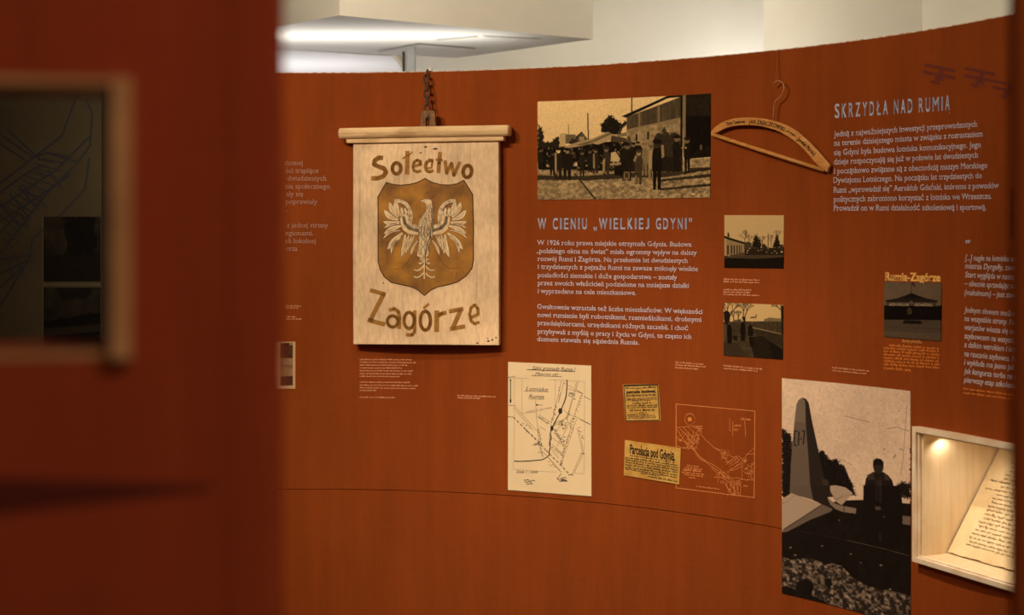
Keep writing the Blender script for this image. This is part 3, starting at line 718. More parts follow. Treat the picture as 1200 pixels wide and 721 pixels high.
top_p = we + wn * 0.026 + n_z * (TOP - 0.016); bot_p = S0(500.7, 139.5) - sn * 0.007
NL = 6; d_ = (bot_p - top_p); Lk = d_.length / (NL - 0.55); dz = d_.normalized()
sd0 = sx; sd1 = dz.cross(sx).normalized()
for i in range(NL):
    c_ = top_p + dz * (Lk * 0.78 * (i + 0.5) * (d_.length / (Lk * 0.78 * NL)))
    sd = sd0 if i % 2 == 0 else sd1 * 0.85 + sd0 * 0.5
    hl, wv = Lk * 0.56, 0.0085; pts = []
    for t in range(20):
        a = 2 * math.pi * t / 20; q = math.sin(a); pts.append(c_ + sd.normalized() * wv * math.cos(a) + dz * ((hl - wv) * (1 if q > 0 else -1) * min(1, abs(q) * 3) + wv * q))
    mb = MB(); mb.tube(pts, 0.0032, 8, closed=True); mb.build('link', 'rusty_iron', chain, smooth=True)

# ------------------------------------------------------------------ wooden coat hanger on a thread
h1 = on_wall(0.019)(836, 150); h2 = on_wall(0.019)(970, 200)
hxv = Vector((h2.x - h1.x, h2.y - h1.y, 0)).normalized(); hn = Vector((hxv.y, -hxv.x, 0))
hpl = lambda e=0.0: plane(h1, hn, e)
cH = scr(830, 120, 8.0)
hg = empty('coat_hanger', hpl()(900, 200), 'curved wooden coat hanger with printed shop lettering and a straight rod', 'coat hanger')
up = [(28, 268), (60, 232), (110, 196), (170, 168), (240, 150), (310, 143), (380, 142), (450, 145), (520, 154), (590, 168), (660, 186), (730, 213), (790, 245), (850, 286), (910, 338), (970, 396), (1030, 460), (1080, 518), (1115, 560), (1138, 592)]
dn = [(22, 300), (60, 292), (105, 270), (150, 246), (210, 226), (280, 217), (350, 215), (420, 216), (490, 224), (560, 240), (620, 258), (680, 284), (740, 318), (790, 352), (840, 392), (890, 438), (940, 494), (985, 548), (1030, 594), (1112, 658)]
mb = MB(); F0 = hpl()
for i in range(len(up) - 1):
    mb.prism([F0(*cH(*dn[i])), F0(*cH(*dn[i + 1])), F0(*cH(*up[i + 1])), F0(*cH(*up[i]))], -hn * 0.012)
me_ = mb.build('shoulder_bar', 'hanger_wood', hg)
bm = bmesh.new(); bm.from_mesh(me_.data); bmesh.ops.remove_doubles(bm, verts=bm.verts, dist=1e-5)
seen = {}
for f_ in list(bm.faces):
    key = frozenset(v.index for v in f_.verts); seen.setdefault(key, []).append(f_)
bmesh.ops.delete(bm, geom=[f_ for l in seen.values() if len(l) > 1 for f_ in l], context='FACES_ONLY')
bmesh.ops.recalc_face_normals(bm, faces=bm.faces); bm.to_mesh(me_.data); bm.free()
bv = me_.modifiers.new('bevel', 'BEVEL'); bv.width = 0.002; bv.segments = 2; bv.limit_method = 'ANGLE'; bv.angle_limit = math.radians(50)
mb = MB(); FR = hpl(-0.0062); mb.tube([FR(*cH(38, 300)), FR(*cH(340, 400)), FR(*cH(700, 515)), FR(*cH(1090, 638))], 0.0062, 12); mb.build('trouser_rod', 'hanger_wood', hg, smooth=True)
c6 = scr(820, 60, 4.506)
mb = MB(); mb.tube([FR(*c6(*p)) for p in [(388, 370), (390, 330), (393, 290), (400, 262), (418, 248), (436, 228), (446, 200), (444, 176), (432, 162), (415, 156), (398, 162), (384, 178)]], 0.0019, 8); mb.build('hook', 'hook_wire', hg, smooth=True)
# lettering along the curve of the bar
def bar(t):                                          # centre line of the bar and its direction, in view pixels
    i = min(int(t), len(up) - 2); f_ = t - i
    u0 = [up[i][k] * (1 - f_) + up[i + 1][k] * f_ for k in (0, 1)]; d0 = [dn[i][k] * (1 - f_) + dn[i + 1][k] * f_ for k in (0, 1)]
    return np.array(u0), np.array(d0)
cum = [0]; ST = 400
pts_ = [(lambda a, b: (a * 0.5 + b * 0.5))(*bar(t * (len(up) - 1) / ST)) for t in range(ST + 1)]
for a, b in zip(pts_[:-1], pts_[1:]): cum.append(cum[-1] + np.hypot(*(b - a)))
def bend(s, y):                                      # arc length, height above the centre line
    i = min(max(np.searchsorted(cum, s) - 1, 0), ST - 1); f_ = (s - cum[i]) / (cum[i + 1] - cum[i]); p = pts_[i] * (1 - f_) + pts_[i + 1] * f_
    i2 = min(i + 6, ST); i1 = max(i - 6, 0); d = pts_[i2] - pts_[i1]; d = d / np.hypot(*d); n_ = np.array((d[1], -d[0])); return p + n_ * y
def arc_of(x): return cum[int(np.argmin([abs(p[0] - x) for p in pts_]))]
mb = MB(); HI = hpl(0.0006)
for body_, xa_, xb_, cap in [('Dom Towarowy', 176, 346, 34), ('- JAN ZAJĄCZKOWSKI -', 360, 738, 38), ('RUMJA', 740, 812, 16), ('- (powiat Morski)', 820, 1000, 36)]:
    V, Fc = glyphs(body_, 0.03, 0, 1.12); x0 = min(v[0] for v in V); x1 = max(v[0] for v in V); s0, s1_ = arc_of(xa_), arc_of(xb_)
    mb.raw([HI(*cH(*bend(s0 + (x - x0) / (x1 - x0) * (s1_ - s0), (y / CAP - 0.5) * cap))) for x, y in V], Fc)
mb.build('bar_lettering', 'hanger_ink', hg)
mb = MB(); tp = on_wall(0.004)(911.8, 60); mb.tube([on_wall(0.0)(911.8, 58) + n_z * 0.0, tp, on_wall(0.012)(910.5, 80), FR(*c6(404, 156)), FR(*c6(402, 161))], 0.0011, 6)
tag(mb.build('hanging_thread', 'string'), 'thin thread from the wall top holding the wooden coat hanger', 'thread')
# ------------------------------------------------------------------ lettering on the curved wall
WM = on_wall(0.0009); WM2 = on_wall(0.0012)
def anchor(px, py): return on_wall(0.0)(px, py)

c5 = scr(610, 245, 4.2417)
tp = empty('text_panel', anchor(725, 405), 'pale printed text headed W CIENIU WIELKIEJ GDYNI on the orange wall', 'text panel')
mb = MB(); headline(mb, WM, 'W CIENIU \u201eWIELKIEJ GDYNI\u201d', c5(86, 100), c5(853, 99.5), 12.6); mb.build('heading', 'heading_blue', tp)
P1 = [('W 1926 roku prawa miejskie otrzyma\u0142a Gdynia. Budowa', (83, 178), (850, 187)), ('\u201epolskiego okna na \u015bwiat\u201d mia\u0142a ogromny wp\u0142yw na dalszy', (80, 219), (876, 228)),
      ('rozw\u00f3j Rumi i Zag\u00f3rza. Na prze\u0142omie lat dwudziestych', (84, 258), (832, 268)), ('i trzydziestych z pejza\u017cu Rumi na zawsze znikn\u0119\u0142y wielkie', (84, 297), (882, 309)),
      ('posiad\u0142o\u015bci ziemskie i du\u017ce gospodarstwa \u2013 zosta\u0142y', (84, 339), (778, 351)), ('przez swoich w\u0142a\u015bcicieli podzielone na mniejsze dzia\u0142ki', (84, 378), (838, 392)), ('i wyprzedane na cele mieszkaniowe.', (84, 418), (575, 428))]
P2 = [('Gwa\u0142townie wzrasta\u0142a te\u017c liczba mieszka\u0144c\u00f3w. W wi\u0119kszo\u015bci', (83, 496), (905, 522)), ('nowi rumianie byli robotnikami, rzemie\u015blnikami, drobnymi', (83, 537), (900, 561)),
      ('przedsi\u0119biorcami, urz\u0119dnikami r\u00f3\u017cnych szczebli. I cho\u0107', (83, 577), (833, 603)), ('przybywali z my\u015bl\u0105 o pracy i \u017cyciu w Gdyni, to cz\u0119sto ich', (83, 619), (850, 646)), ('domem stawa\u0142a si\u0119 s\u0105siednia Rumia.', (83, 657), (590, 675))]
def paragraph(lines, cv, cap, m, parent, off=0.010, shear=0.0, name='paragraph', serif=True):
    mb = MB()
    for s_, a, b in lines: write(mb, WM, s_, cv(*a), cv(*b), cap, off, shear, serif)
    return mb.build(name, m, parent)
paragraph(P1, c5, 5.6, 'text_grey', tp); paragraph(P2, c5, 5.6, 'text_grey', tp)

c7 = scr(960, 60, 3.604)
tp = empty('text_panel', anchor(1065, 250), 'pale printed text headed SKRZYD\u0141A NAD RUMI\u0104 below the printed biplanes', 'text panel')
mb = MB(); headline(mb, WM, 'SKRZYD\u0141A NAD RUMI\u0104', c7(66, 282), c7(552, 248), 16.0, 0.72); mb.build('heading', 'heading_blue', tp)
paragraph([('Jedn\u0105 z najwa\u017cniejszych inwestycji przeprowadzonych', (62, 362), (668, 318)), ('na terenie dzisiejszego miasta w zwi\u0105zku z rozrastaniem', (62, 400), (691, 360)), ('si\u0119 Gdyni by\u0142a budowa lotniska komunikacyjnego. Jego', (62, 440), (683, 406)),
           ('dzieje rozpoczynaj\u0105 si\u0119 ju\u017c w po\u0142owie lat dwudziestych', (62, 479), (671, 449)), ('i pocz\u0105tkowo zwi\u0105zane s\u0105 z obecno\u015bci\u0105 maszyn Morskiego', (62, 518), (710, 493)), ('Dywizjonu Lotniczego. Na pocz\u0105tku lat trzydziestych do', (60, 557), (687, 536)),
           ('Rumi \u201ewprowadzi\u0142 si\u0119\u201d Aeroklub Gda\u0144ski, kt\u00f3remu z powod\u00f3w', (60, 598), (758, 578)), ('politycznych zabroniono korzysta\u0107 z lotniska we Wrzeszczu.', (60, 637), (728, 623)), ('Prowadzi\u0142 on w Rumi dzia\u0142alno\u015b\u0107 szkoleniow\u0105 i sportow\u0105.', (60, 674), (706, 670))], c7, 6.8, 'text_grey', tp)

ca, cb = scr(1120, 275, 7.21), scr(1120, 365, 6.866)
tp = empty('text_panel', anchor(1160, 465), 'italic quotation beginning nagle na lotnisku, right of the clubhouse picture', 'text panel')
mb = MB(); write(mb, WM, '\u201d', ca(80, 118), ca(122, 116), 9.5, 0.03, 0.25); mb.build('quotation_mark', 'heading_blue', tp)
def slanted(lines, cv, **k): return [(s_, cv(*a), cv(*b)) for s_, a, b in lines]
idt = lambda x, y: (x, y)
paragraph(slanted([('[...] nagle na lotnisku od', (78, 218), (512, 228)), ('mistrza Dyrga\u0142\u0142y, zwol', (78, 287), (512, 303)), ('Start wygl\u0105da w nast\u0119p', (78, 360), (512, 382)), ('\u2013 obecnie sprzedaj\u0105c na', (75, 433), (500, 458)), ('(maksimum) \u2013 jest zawi', (75, 510), (508, 535))], ca), idt, 6.6, 'quote_grey', tp, 0.02, 0.22, serif=False)
paragraph(slanted([('Jednym s\u0142owem mo\u017cna', (68, 7), (478, 42)), ('na wszystkie strony. Na', (70, 77), (478, 110)), ('warjat\u00f3w wiesza si\u0119 na', (70, 147), (470, 184)), ('szybowcem na wszystk', (68, 217), (474, 256)), ('z dzikim wzrokiem i krz', (68, 287), (480, 330)), ('na rzucanie szybowca. N', (68, 360), (482, 406)),
                   ('i wyk\u0142ada ma jasno jak', (66, 429), (470, 474)), ('jak kangurza torba na s', (66, 499), (482, 549)), ('pierwszy etap szkolenia', (64, 570), (480, 620))], cb), idt, 6.6, 'quote_grey', tp, 0.02, 0.22, serif=False)
mb = MB(); micro(mb, WM, [(cb(62, 627), cb(480, 682)), (cb(62, 662), cb(480, 714))], 2.3, 3); mb.build('source_note', 'orange_print', tp)

cl = scr(325, 180, 5.546)
tp = empty('text_panel', anchor(362, 300), 'text lines cut off by the dark red wall, left of the wooden sign', 'text panel')
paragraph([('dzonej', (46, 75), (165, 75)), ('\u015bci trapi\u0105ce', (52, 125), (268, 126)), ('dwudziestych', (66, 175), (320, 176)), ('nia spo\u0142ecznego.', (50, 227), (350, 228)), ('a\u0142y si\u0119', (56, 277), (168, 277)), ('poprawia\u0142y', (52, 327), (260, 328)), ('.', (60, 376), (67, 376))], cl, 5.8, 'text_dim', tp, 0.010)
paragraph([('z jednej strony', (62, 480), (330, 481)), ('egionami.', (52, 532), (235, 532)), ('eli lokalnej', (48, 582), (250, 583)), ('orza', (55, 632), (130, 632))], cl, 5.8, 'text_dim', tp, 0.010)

# small captions
cq, ce, cd = scr(410, 410, 6.316), scr(780, 320, 4.8), scr(325, 345, 6.0)
def caption(label, lines, h=2.0, seed=1, m='caption_cream', **k):
    mb = MB(); micro(mb, WM, lines, h * 0.88, seed, fill=0.72, **k); o = mb.build('caption', m); tag(o, label, 'caption'); return o
def cvl_(cv, lst): return [(cv(*a), cv(*b)) for a, b in lst]
caption('long tiny caption in two blocks printed directly under the wooden sign', cvl_(cq, [((72, 76), (470, 78)), ((72, 96), (497, 100)), ((72, 117), (440, 120)), ((72, 138), (400, 140)), ((72, 159), (480, 162)), ((72, 180), (460, 184)), ((72, 200), (370, 203)),
        ((72, 243), (455, 247)), ((72, 265), (510, 271)), ((72, 285), (500, 292)), ((72, 305), (200, 306)), ((72, 355), (345, 359))]), 1.75, 5)
caption('tiny two line caption left of the hand drawn map', cvl_(cq, [((796, 343), (1082, 353)), ((796, 360), (972, 366))]), 2.0, 6)
caption('tiny caption below the cream house photograph', cvl_(ce, [((326, 38), (538, 44)), ((326, 52), (530, 58))]) + cvl_(ce, [((326, 97), (486, 100)), ((326, 110), (478, 114)), ((326, 124), (530, 130))]), 2.0, 7)
caption('tiny three line caption below the long grey text, above the newspaper clippings', cvl_(ce, [((55, 505), (222, 518)), ((55, 520), (230, 532)), ((55, 536), (185, 545))]), 2.0, 8)
caption('tiny caption below the dark road photograph', cvl_(ce, [((326, 524), (547, 545)), ((326, 540), (525, 557))]), 2.0, 9)
caption('tiny caption above the tall aeroplane photograph', cvl_(ce, [((936, 535), (1147, 556)), ((936, 551), (1130, 571))]), 2.0, 10)
caption('tiny caption lines beside the dark red wall, above the narrow picture', cvl_(cd, [((60, 84), (168, 86)), ((60, 99), (152, 100)), ((66, 161), (132, 163)), ((60, 177), (170, 178))]), 1.8, 11)

# printed biplanes
def biplane(label, pts_list):
    mb = MB()
    for k, (kind, data) in enumerate(pts_list):
        f = on_wall(0.0008 + 0.00012 * k)
        if kind == 'w': mb.stroke(f, T(cpl, data[0]), data[1] / 9.6, joints='all')
        else: mb.shape(f, T(cpl, data))
    return tag(mb.build('printed_biplane', 'plane_print'), label, 'printed aeroplane')
cpl = scr(1075, 65, 9.6)
def bi(x, y, s, k=0.2):
    q = lambda a, b: (x + a * s, y + b * s + a * s * k)
    return [('w', ([q(-165, -60), q(160, -60)], 36 * s)), ('w', ([q(-180, 22), q(160, 22)], 36 * s)), ('p', [q(0, -70), q(42, -70), q(36, 10), q(30, 60), q(-20, 95), q(-70, 80), q(-30, 40), q(-12, 0)]),
            ('p', [q(-112, 110), q(-60, 92), q(-8, 100), q(0, 122), q(-40, 132), q(-110, 128)]), ('w', ([q(28, 50), q(34, 85)], 14 * s)), ('w', ([q(-58, 100), q(-62, 150)], 10 * s)), ('w', ([q(22, 68), q(46, 72)], 16 * s))]
biplane('printed dark biplane silhouette, leftmost of the three above the heading', bi(255, 200, 1.0))
biplane('printed dark biplane silhouette, middle one of the three', bi(705, 238, 0.97))
biplane('printed dark biplane silhouette, lowest and rightmost beside the wall end', bi(1020, 372, 0.88))

# ------------------------------------------------------------------ photographs printed on the wall
SEP_D, SEP_L = (16, 9, 3), (255, 200, 122)
c4 = scr(600, 90, 4.508)
r = Ras([c4(135, 131), c4(1049, 88), c4(1046, 638), c4(135, 650)], 380, 224, 1); cv = c4
r.a[:] = 0.93 - 0.12 * (r.Y / r.H) + 0.03 * (r.noise(3, 3) - .5)
gnd = 0.58 + 0.44 * (r.noise(60, 50, 2) - .5) + 0.15 * (r.noise(6, 6) - .5)
r.a = np.where(r.mask([r.uv(*cv(*p)) for p in [(100, 478), (1100, 425), (1100, 700), (100, 700)]]) > .5, gnd, r.a)
P = r.poly; Ln = r.line
r.foliage(cv, [(120, 250), (150, 262), (168, 300), (172, 330), (160, 350), (190, 340), (205, 350), (225, 322), (250, 318), (256, 380), (120, 390)], .12)
P(cv, [(253, 300), (283, 296), (283, 378), (253, 378)], .74); P(cv, [(283, 302), (336, 304), (336, 350), (283, 352)], .42); P(cv, [(330, 332), (368, 288), (402, 330), (402, 360), (330, 360)], .36)
P(cv, [(355, 315), (380, 315), (380, 335), (355, 335)], .62); P(cv, [(335, 345), (336, 315), (368, 288), (372, 292), (344, 325)], .2); P(cv, [(300, 352), (318, 322), (345, 330), (350, 358)], .2, 1, .6)
Ln(cv, [(399, 190), (403, 332)], 6, .2); Ln(cv, [(297, 250), (300, 300)], 4, .5); Ln(cv, [(631, 108), (631, 190)], 7, .34)
r.foliage(cv, [(468, 290), (472, 262), (466, 244), (488, 238), (482, 220), (505, 218), (508, 198), (518, 194), (528, 212), (542, 206), (548, 226), (566, 230), (562, 248), (584, 240), (604, 222), (604, 250), (570, 280), (560, 310), (520, 300)], .08)
nz = r.noise(70, 40, 2); crowd = np.where(nz > .60, .05 + 2.6 * (nz - .60), .05)
m_ = r.mask([r.uv(*cv(*p_)) for p_ in [(130, 372), (190, 380), (280, 366), (420, 350), (610, 330), (640, 498), (140, 490)]]); r.a = r.a * (1 - m_) + crowd * m_
P(cv, [(270, 372), (340, 345), (430, 322), (505, 288), (532, 302), (440, 345), (380, 362), (300, 376)], .66); P(cv, [(340, 358), (420, 334), (515, 292), (528, 300), (440, 340), (380, 362)], .45)
P(cv, [(428, 352), (520, 304), (560, 300), (604, 290), (604, 304), (560, 318), (455, 356)], .68); P(cv, [(525, 308), (604, 322), (606, 340), (560, 346), (520, 338)], .28); P(cv, [(560, 300), (604, 290), (606, 312), (548, 316)], .5)
# barn with plank gallery
n1 = 0.30 + 0.16 * (r.noise(110, 3, 2) - .5); n2 = 0.60 + 0.35 * (r.noise(40, 30, 3) - .5)
def region(pts, field):
    m = r.mask([r.uv(*cv(*p)) for p in pts]); r.a = r.a * (1 - m) + field * m
region([(604, 280), (895, 214), (895, 440), (604, 410)], n2); region([(604, 210), (892, 104), (892, 218), (604, 280)], n1)
P(cv, [(578, 206), (700, 152), (820, 98), (905, 92), (905, 104), (820, 112), (600, 214)], .08); P(cv, [(603, 276), (892, 212), (892, 222), (603, 286)], .55)
for x, y0, y1 in ((670, 186, 264), (772, 148, 242)): P(cv, [(x - 4, y0), (x + 6, y0 - 4), (x + 6, y1), (x - 4, y1 + 3)], .5)
for x, y0, y1 in ((656, 302, 336), (717, 288, 330)): P(cv, [(x - 5, y0), (x + 5, y0), (x + 5, y1), (x - 5, y1)], .1)
P(cv, [(560, 300), (575, 262), (604, 240), (604, 250), (582, 270), (572, 300)], .2)
r.foliage(cv, [(745, 395), (748, 330), (760, 290), (790, 300), (800, 250), (815, 285), (830, 300), (850, 290), (885, 300), (892, 430), (745, 430)], .14, 2.2, .9); P(cv, [(600, 400), (610, 310), (628, 318), (640, 400)], .25, .8, .8)
P(cv, [(888, 96), (900, 95), (900, 440), (888, 440)], .06); P(cv, [(900, 94), (915, 93), (917, 420), (903, 420)], .52)
P(cv, [(915, 90), (1060, 82), (1060, 422), (940, 432), (917, 432)], .07); region([(916, 92), (1060, 84), (1060, 205), (916, 208)], .13 + .08 * (r.noise(50, 30) - .5)); P(cv, [(916, 210), (1060, 206), (1060, 380), (960, 390), (940, 420), (917, 420)], .04)
r.ell(cv, (997, 372), 6, 16, .4); r.ell(cv, (1030, 375), 3, 10, .2)
P(cv, [(560, 420), (740, 410), (900, 430), (900, 500), (560, 500)], .12)
for q in ([(130, 520), (350, 525), (600, 505), (600, 535), (400, 545), (130, 545)], [(600, 505), (900, 500), (1060, 478), (1060, 490), (800, 530), (600, 530)], [(760, 543), (1060, 510), (1060, 528), (790, 552)], [(775, 588), (1060, 562), (1060, 576), (790, 598)], [(940, 480), (1060, 476), (1060, 492), (940, 500)]): P(cv, q, .14, .85, .5)
Ln(cv, [(330, 510), (380, 570), (440, 645)], 8, .2)
P(cv, [(515, 456), (575, 450), (575, 462), (515, 468)], .62); P(cv, [(540, 470), (600, 470), (600, 520), (540, 520)], .06)
for x, y0, y1, w, t, h in ((215, 395, 520, 36, .08, .3), (150, 380, 480, 30, .1, .4), (245, 374, 542, 48, .12, .85), (292, 376, 540, 54, .09, .55), (370, 388, 526, 34, .12, .4), (412, 380, 505, 30, .1, .4), (440, 378, 508, 40, .14, .5), (497, 366, 542, 44, .2, .45),
                           (640, 345, 480, 40, .1, .5), (698, 345, 520, 40, .5, .6), (735, 340, 545, 44, .55, .4), (605, 346, 548, 62, .1, .42), (664, 340, 460, 46, .09, .55), (868, 308, 502, 42, .08, .5), (925, 318, 508, 38, .08, .45), (668, 384, 566, 46, .24, .6), (765, 330, 596, 58, .06, .2)): r.person(cv, x, y0, y1, w, t, h)
P(cv, [(522, 400), (545, 392), (570, 430), (566, 446), (520, 446)], .76); P(cv, [(226, 400), (236, 400), (238, 520), (226, 500)], .6); P(cv, [(478, 440), (492, 425), (488, 510), (478, 500)], .6); P(cv, [(428, 405), (436, 405), (438, 486), (428, 480)], .55)
P(cv, [(722, 390), (740, 385), (738, 490), (722, 480)], .66); P(cv, [(786, 360), (800, 358), (803, 420), (790, 430)], .6); r.ell(cv, (900, 374), 8, 6, .6); r.ell(cv, (916, 374), 7, 6, .6); P(cv, [(640, 440), (652, 410), (660, 420), (648, 450)], .6)
P(cv, [(648, 520), (660, 520), (662, 562), (650, 564)], .45); P(cv, [(590, 500), (598, 500), (596, 545), (588, 545)], .5); P(cv, [(612, 500), (622, 500), (620, 545), (612, 545)], .45); r.ell(cv, (958, 618), 10, 5, .85); r.ell(cv, (985, 622), 6, 4, .8)
r.a += 0.06 * (r.noise(120, 80, 1) - .5)
tag(r.build('photograph', SEP_D, SEP_L, gamma=1.12), 'large sepia photograph of a street market beside a barn', 'photograph')

c8 = scr(843, 246, 9.744); cv = c8
r = Ras([c8(57, 60), c8(737, 62), c8(730, 668), c8(57, 660)], 170, 150, 2); P = r.poly
r.a[:] = 0.80 - 0.06 * (r.Y / r.H); P(cv, [(0, 440), (800, 430), (800, 700), (0, 700)], .16); P(cv, [(100, 520), (740, 505), (740, 560), (0, 560)], .26); P(cv, [(0, 545), (400, 560), (800, 535), (800, 700), (0, 700)], .05)
P(cv, [(57, 315), (80, 325), (80, 525), (57, 525)], .66); P(cv, [(80, 322), (292, 382), (292, 492), (80, 522)], .56); P(cv, [(50, 292), (120, 318), (295, 372), (292, 394), (120, 345), (50, 318)], .1); P(cv, [(95, 262), (108, 258), (120, 312), (95, 306)], .1)
for x, w in ((100, 18), (140, 16), (172, 14), (205, 14), (232, 10), (252, 8)): P(cv, [(x - w / 2, 404), (x + w / 2, 406), (x + w / 2, 505 - (x - 100) * .1), (x - w / 2, 512 - (x - 100) * .1)], .16)
for x, y, L in ((292, 400, 60), (340, 410, 50), (490, 420, 50), (590, 420, 55), (660, 380, 60), (300, 330, 40)): r.branches(cv, (x, y), math.pi / 2, L, 9, .34, 3)
for pts in ([(366, 440), (385, 370), (392, 320), (420, 262), (440, 320), (452, 370), (470, 440)], [(600, 440), (622, 370), (655, 262), (685, 350), (700, 430)], [(440, 440), (450, 330), (470, 320), (480, 440)]): r.foliage(cv, pts, .07, 1.8)
P(cv, [(290, 470), (285, 375), (320, 365), (365, 380), (370, 480)], .2, .9, .8); P(cv, [(480, 470), (490, 395), (520, 385), (545, 420), (545, 480)], .18, 1, .8); P(cv, [(690, 480), (692, 405), (725, 390), (740, 480)], .22, 1, .6); r.line(cv, [(557, 270), (557, 510)], 12, .42)
P(cv, [(290, 455), (740, 455), (740, 515), (290, 515)], .12, .8, .8); P(cv, [(120, 520), (290, 480), (292, 520), (120, 545)], .3)
for x, y, q in ((325, 465, 10), (345, 440, 8), (540, 482, 7), (655, 492, 9), (712, 480, 14), (110, 524, 9), (445, 465, 7), (630, 470, 8), (600, 490, 6), (318, 490, 8), (480, 460, 6)): r.ell(cv, (x, y), q, q * .8, .7)
tag(r.build('photograph', SEP_D, (250, 194, 118), gamma=1.12), 'small sepia photograph of a low house with bare trees, upper of the two', 'photograph')

c9 = scr(843, 350, 9.61); cv = c9
r = Ras([c9(48, 48), c9(717, 72), c9(712, 685), c9(48, 640)], 170, 150, 3); P = r.poly
r.a[:] = 0.82 - 0.05 * (r.Y / r.H); P(cv, [(0, 262), (300, 258), (800, 255), (800, 800), (0, 800)], .26); m = r.noise(30, 24); r.a = np.where(r.a < .4, r.a + .16 * (m - .5), r.a)
P(cv, [(380, 340), (700, 400), (720, 560), (420, 420)], .18, .9); P(cv, [(330, 440), (480, 420), (720, 580), (720, 690), (400, 690)], .10, .9, .6); P(cv, [(40, 500), (200, 500), (360, 690), (40, 690)], .20, .8); P(cv, [(560, 480), (720, 570), (720, 690), (600, 690)], .06, .8)
r.line(cv, [(370, 328), (520, 360), (700, 402)], 9, .55); P(cv, [(500, 235), (560, 215), (600, 222), (690, 225), (690, 258), (500, 258)], .48, 1, .7); P(cv, [(345, 212), (412, 210), (412, 258), (345, 258)], .8); P(cv, [(345, 225), (355, 208), (410, 206), (412, 218)], .3); r.line(cv, [(413, 178), (413, 220)], 12, .42)
P(cv, [(170, 245), (245, 232), (250, 262), (170, 266)], .35)
for x, y, a, L in ((95, 190, 1.6, 70), (110, 220, 1.1, 80), (80, 160, 2.0, 60), (268, 220, 1.5, 70), (285, 210, 1.2, 70), (215, 260, 1.6, 50), (165, 260, 1.7, 50), (690, 130, 2.4, 50), (695, 110, 1.8, 40)): r.branches(cv, (x, y), a, L, 12, .22, 3)
P(cv, [(50, 150), (80, 140), (110, 150), (125, 190), (112, 290), (80, 300), (55, 260)], .09, 1, .6); P(cv, [(255, 205), (292, 200), (298, 280), (262, 280)], .14, 1, .5); P(cv, [(690, 85), (715, 80), (716, 400), (692, 400)], .14, 1, .4)
P(cv, [(50, 300), (85, 290), (85, 440), (50, 500)], .34, .7); P(cv, [(145, 290), (240, 300), (240, 400), (150, 420)], .22, .7)
P(cv, [(88, 300), (105, 278), (128, 290), (145, 350), (142, 500), (95, 505), (85, 380)], .05); P(cv, [(238, 290), (262, 262), (290, 290), (298, 390), (288, 480), (240, 480)], .06); P(cv, [(318, 330), (340, 290), (368, 310), (385, 380), (372, 430), (325, 425)], .07)
r.ell(cv, (108, 282), 12, 14, .3); r.ell(cv, (264, 250), 10, 14, .5); r.ell(cv, (340, 290), 11, 15, .22); r.line(cv, [(320, 430), (378, 430)], 7, .42); P(cv, [(330, 430), (375, 430), (395, 540), (350, 545)], .06); P(cv, [(150, 420), (205, 415), (205, 480), (160, 470)], .1)
r.a += .05 * (r.noise(70, 60, 1) - .5)
tag(r.build('photograph', (14, 8, 3), (248, 190, 112), gamma=1.12), 'small dark photograph of walkers on a tree lined road, lower of the two', 'photograph')

# clubhouse clipping: title, picture and print
ck = scr(1025, 310, 5.544); cv = ck
cp = empty('news_clipping', anchor(1068, 437), 'printed article titled Rumia-Zag\u00f3rze with a picture of a clubhouse', 'clipping')
mb = MB(); write(mb, WM, 'Rumia-Zag\u00f3rze', ck(68, 103), ck(428, 110), 9.2, 0.05, space=1.02, res=3); mb.build('title', 'title_yellow', cp)
r = Ras([ck(62, 113), ck(433, 123), ck(430, 497), ck(60, 470)], 160, 156, 4); P = r.poly
r.a[:] = .46 + .08 * (r.noise(8, 8) - .5); P(cv, [(40, 355), (450, 355), (450, 520), (40, 520)], .34); P(cv, [(40, 430), (450, 450), (450, 520), (40, 520)], .42, .5)
P(cv, [(150, 218), (195, 205), (237, 186), (285, 205), (335, 222)], .08); P(cv, [(70, 234), (160, 218), (330, 220), (412, 236), (404, 246), (75, 244)], .14); P(cv, [(78, 244), (400, 246), (398, 275), (80, 270)], .30); P(cv, [(40, 262), (80, 268), (400, 272), (450, 262), (450, 362), (40, 358)], .05)
P(cv, [(190, 362), (300, 366), (312, 388), (180, 384)], .08, 1, .6); r.line(cv, [(237, 190), (238, 118)], 4, .12); P(cv, [(238, 118), (250, 120), (262, 142), (254, 146)], .1); r.ell(cv, (237, 250), 12, 14, .42); r.ell(cv, (226, 304), 14, 22, .34); r.ell(cv, (226, 304), 8, 14, .1); r.line(cv, [(214, 290), (240, 318)], 4, .4)
r.line(cv, [(80, 405), (430, 420)], 6, .3); r.a += .05 * (r.noise(60, 60, 1) - .5)
pic = r.build('picture', (10, 5, 2), (206, 160, 110), parent=cp)
mb = MB(); write(mb, on_wall(0.0036), 'AEROKLUB', ck(92, 268), ck(222, 270), 3.0, 0.03); write(mb, on_wall(0.0036), 'GDA\u0143SKI', ck(258, 270), ck(376, 272), 3.0, 0.03); mb.build('roof_lettering', 'roof_letters', pic)
mb = MB(); write(mb, WM, 'Kursy pilota\u017cu.', ck(178, 504), ck(305, 512), 3.6, 0.02, serif=True); mb.build('subtitle', 'title_yellow', cp)
mb = MB(); micro(mb, WM, [(ck(95, 531), ck(425, 554))] + [(ck(60, 548 + 21.2 * k), ck(425, 572 + 21.2 * k)) for k in range(6)] + [(ck(60, 678), ck(248, 696))], 2.7, 12, cw=0.66, fill=0.62); mb.build('article_text', 'orange_print', cp)

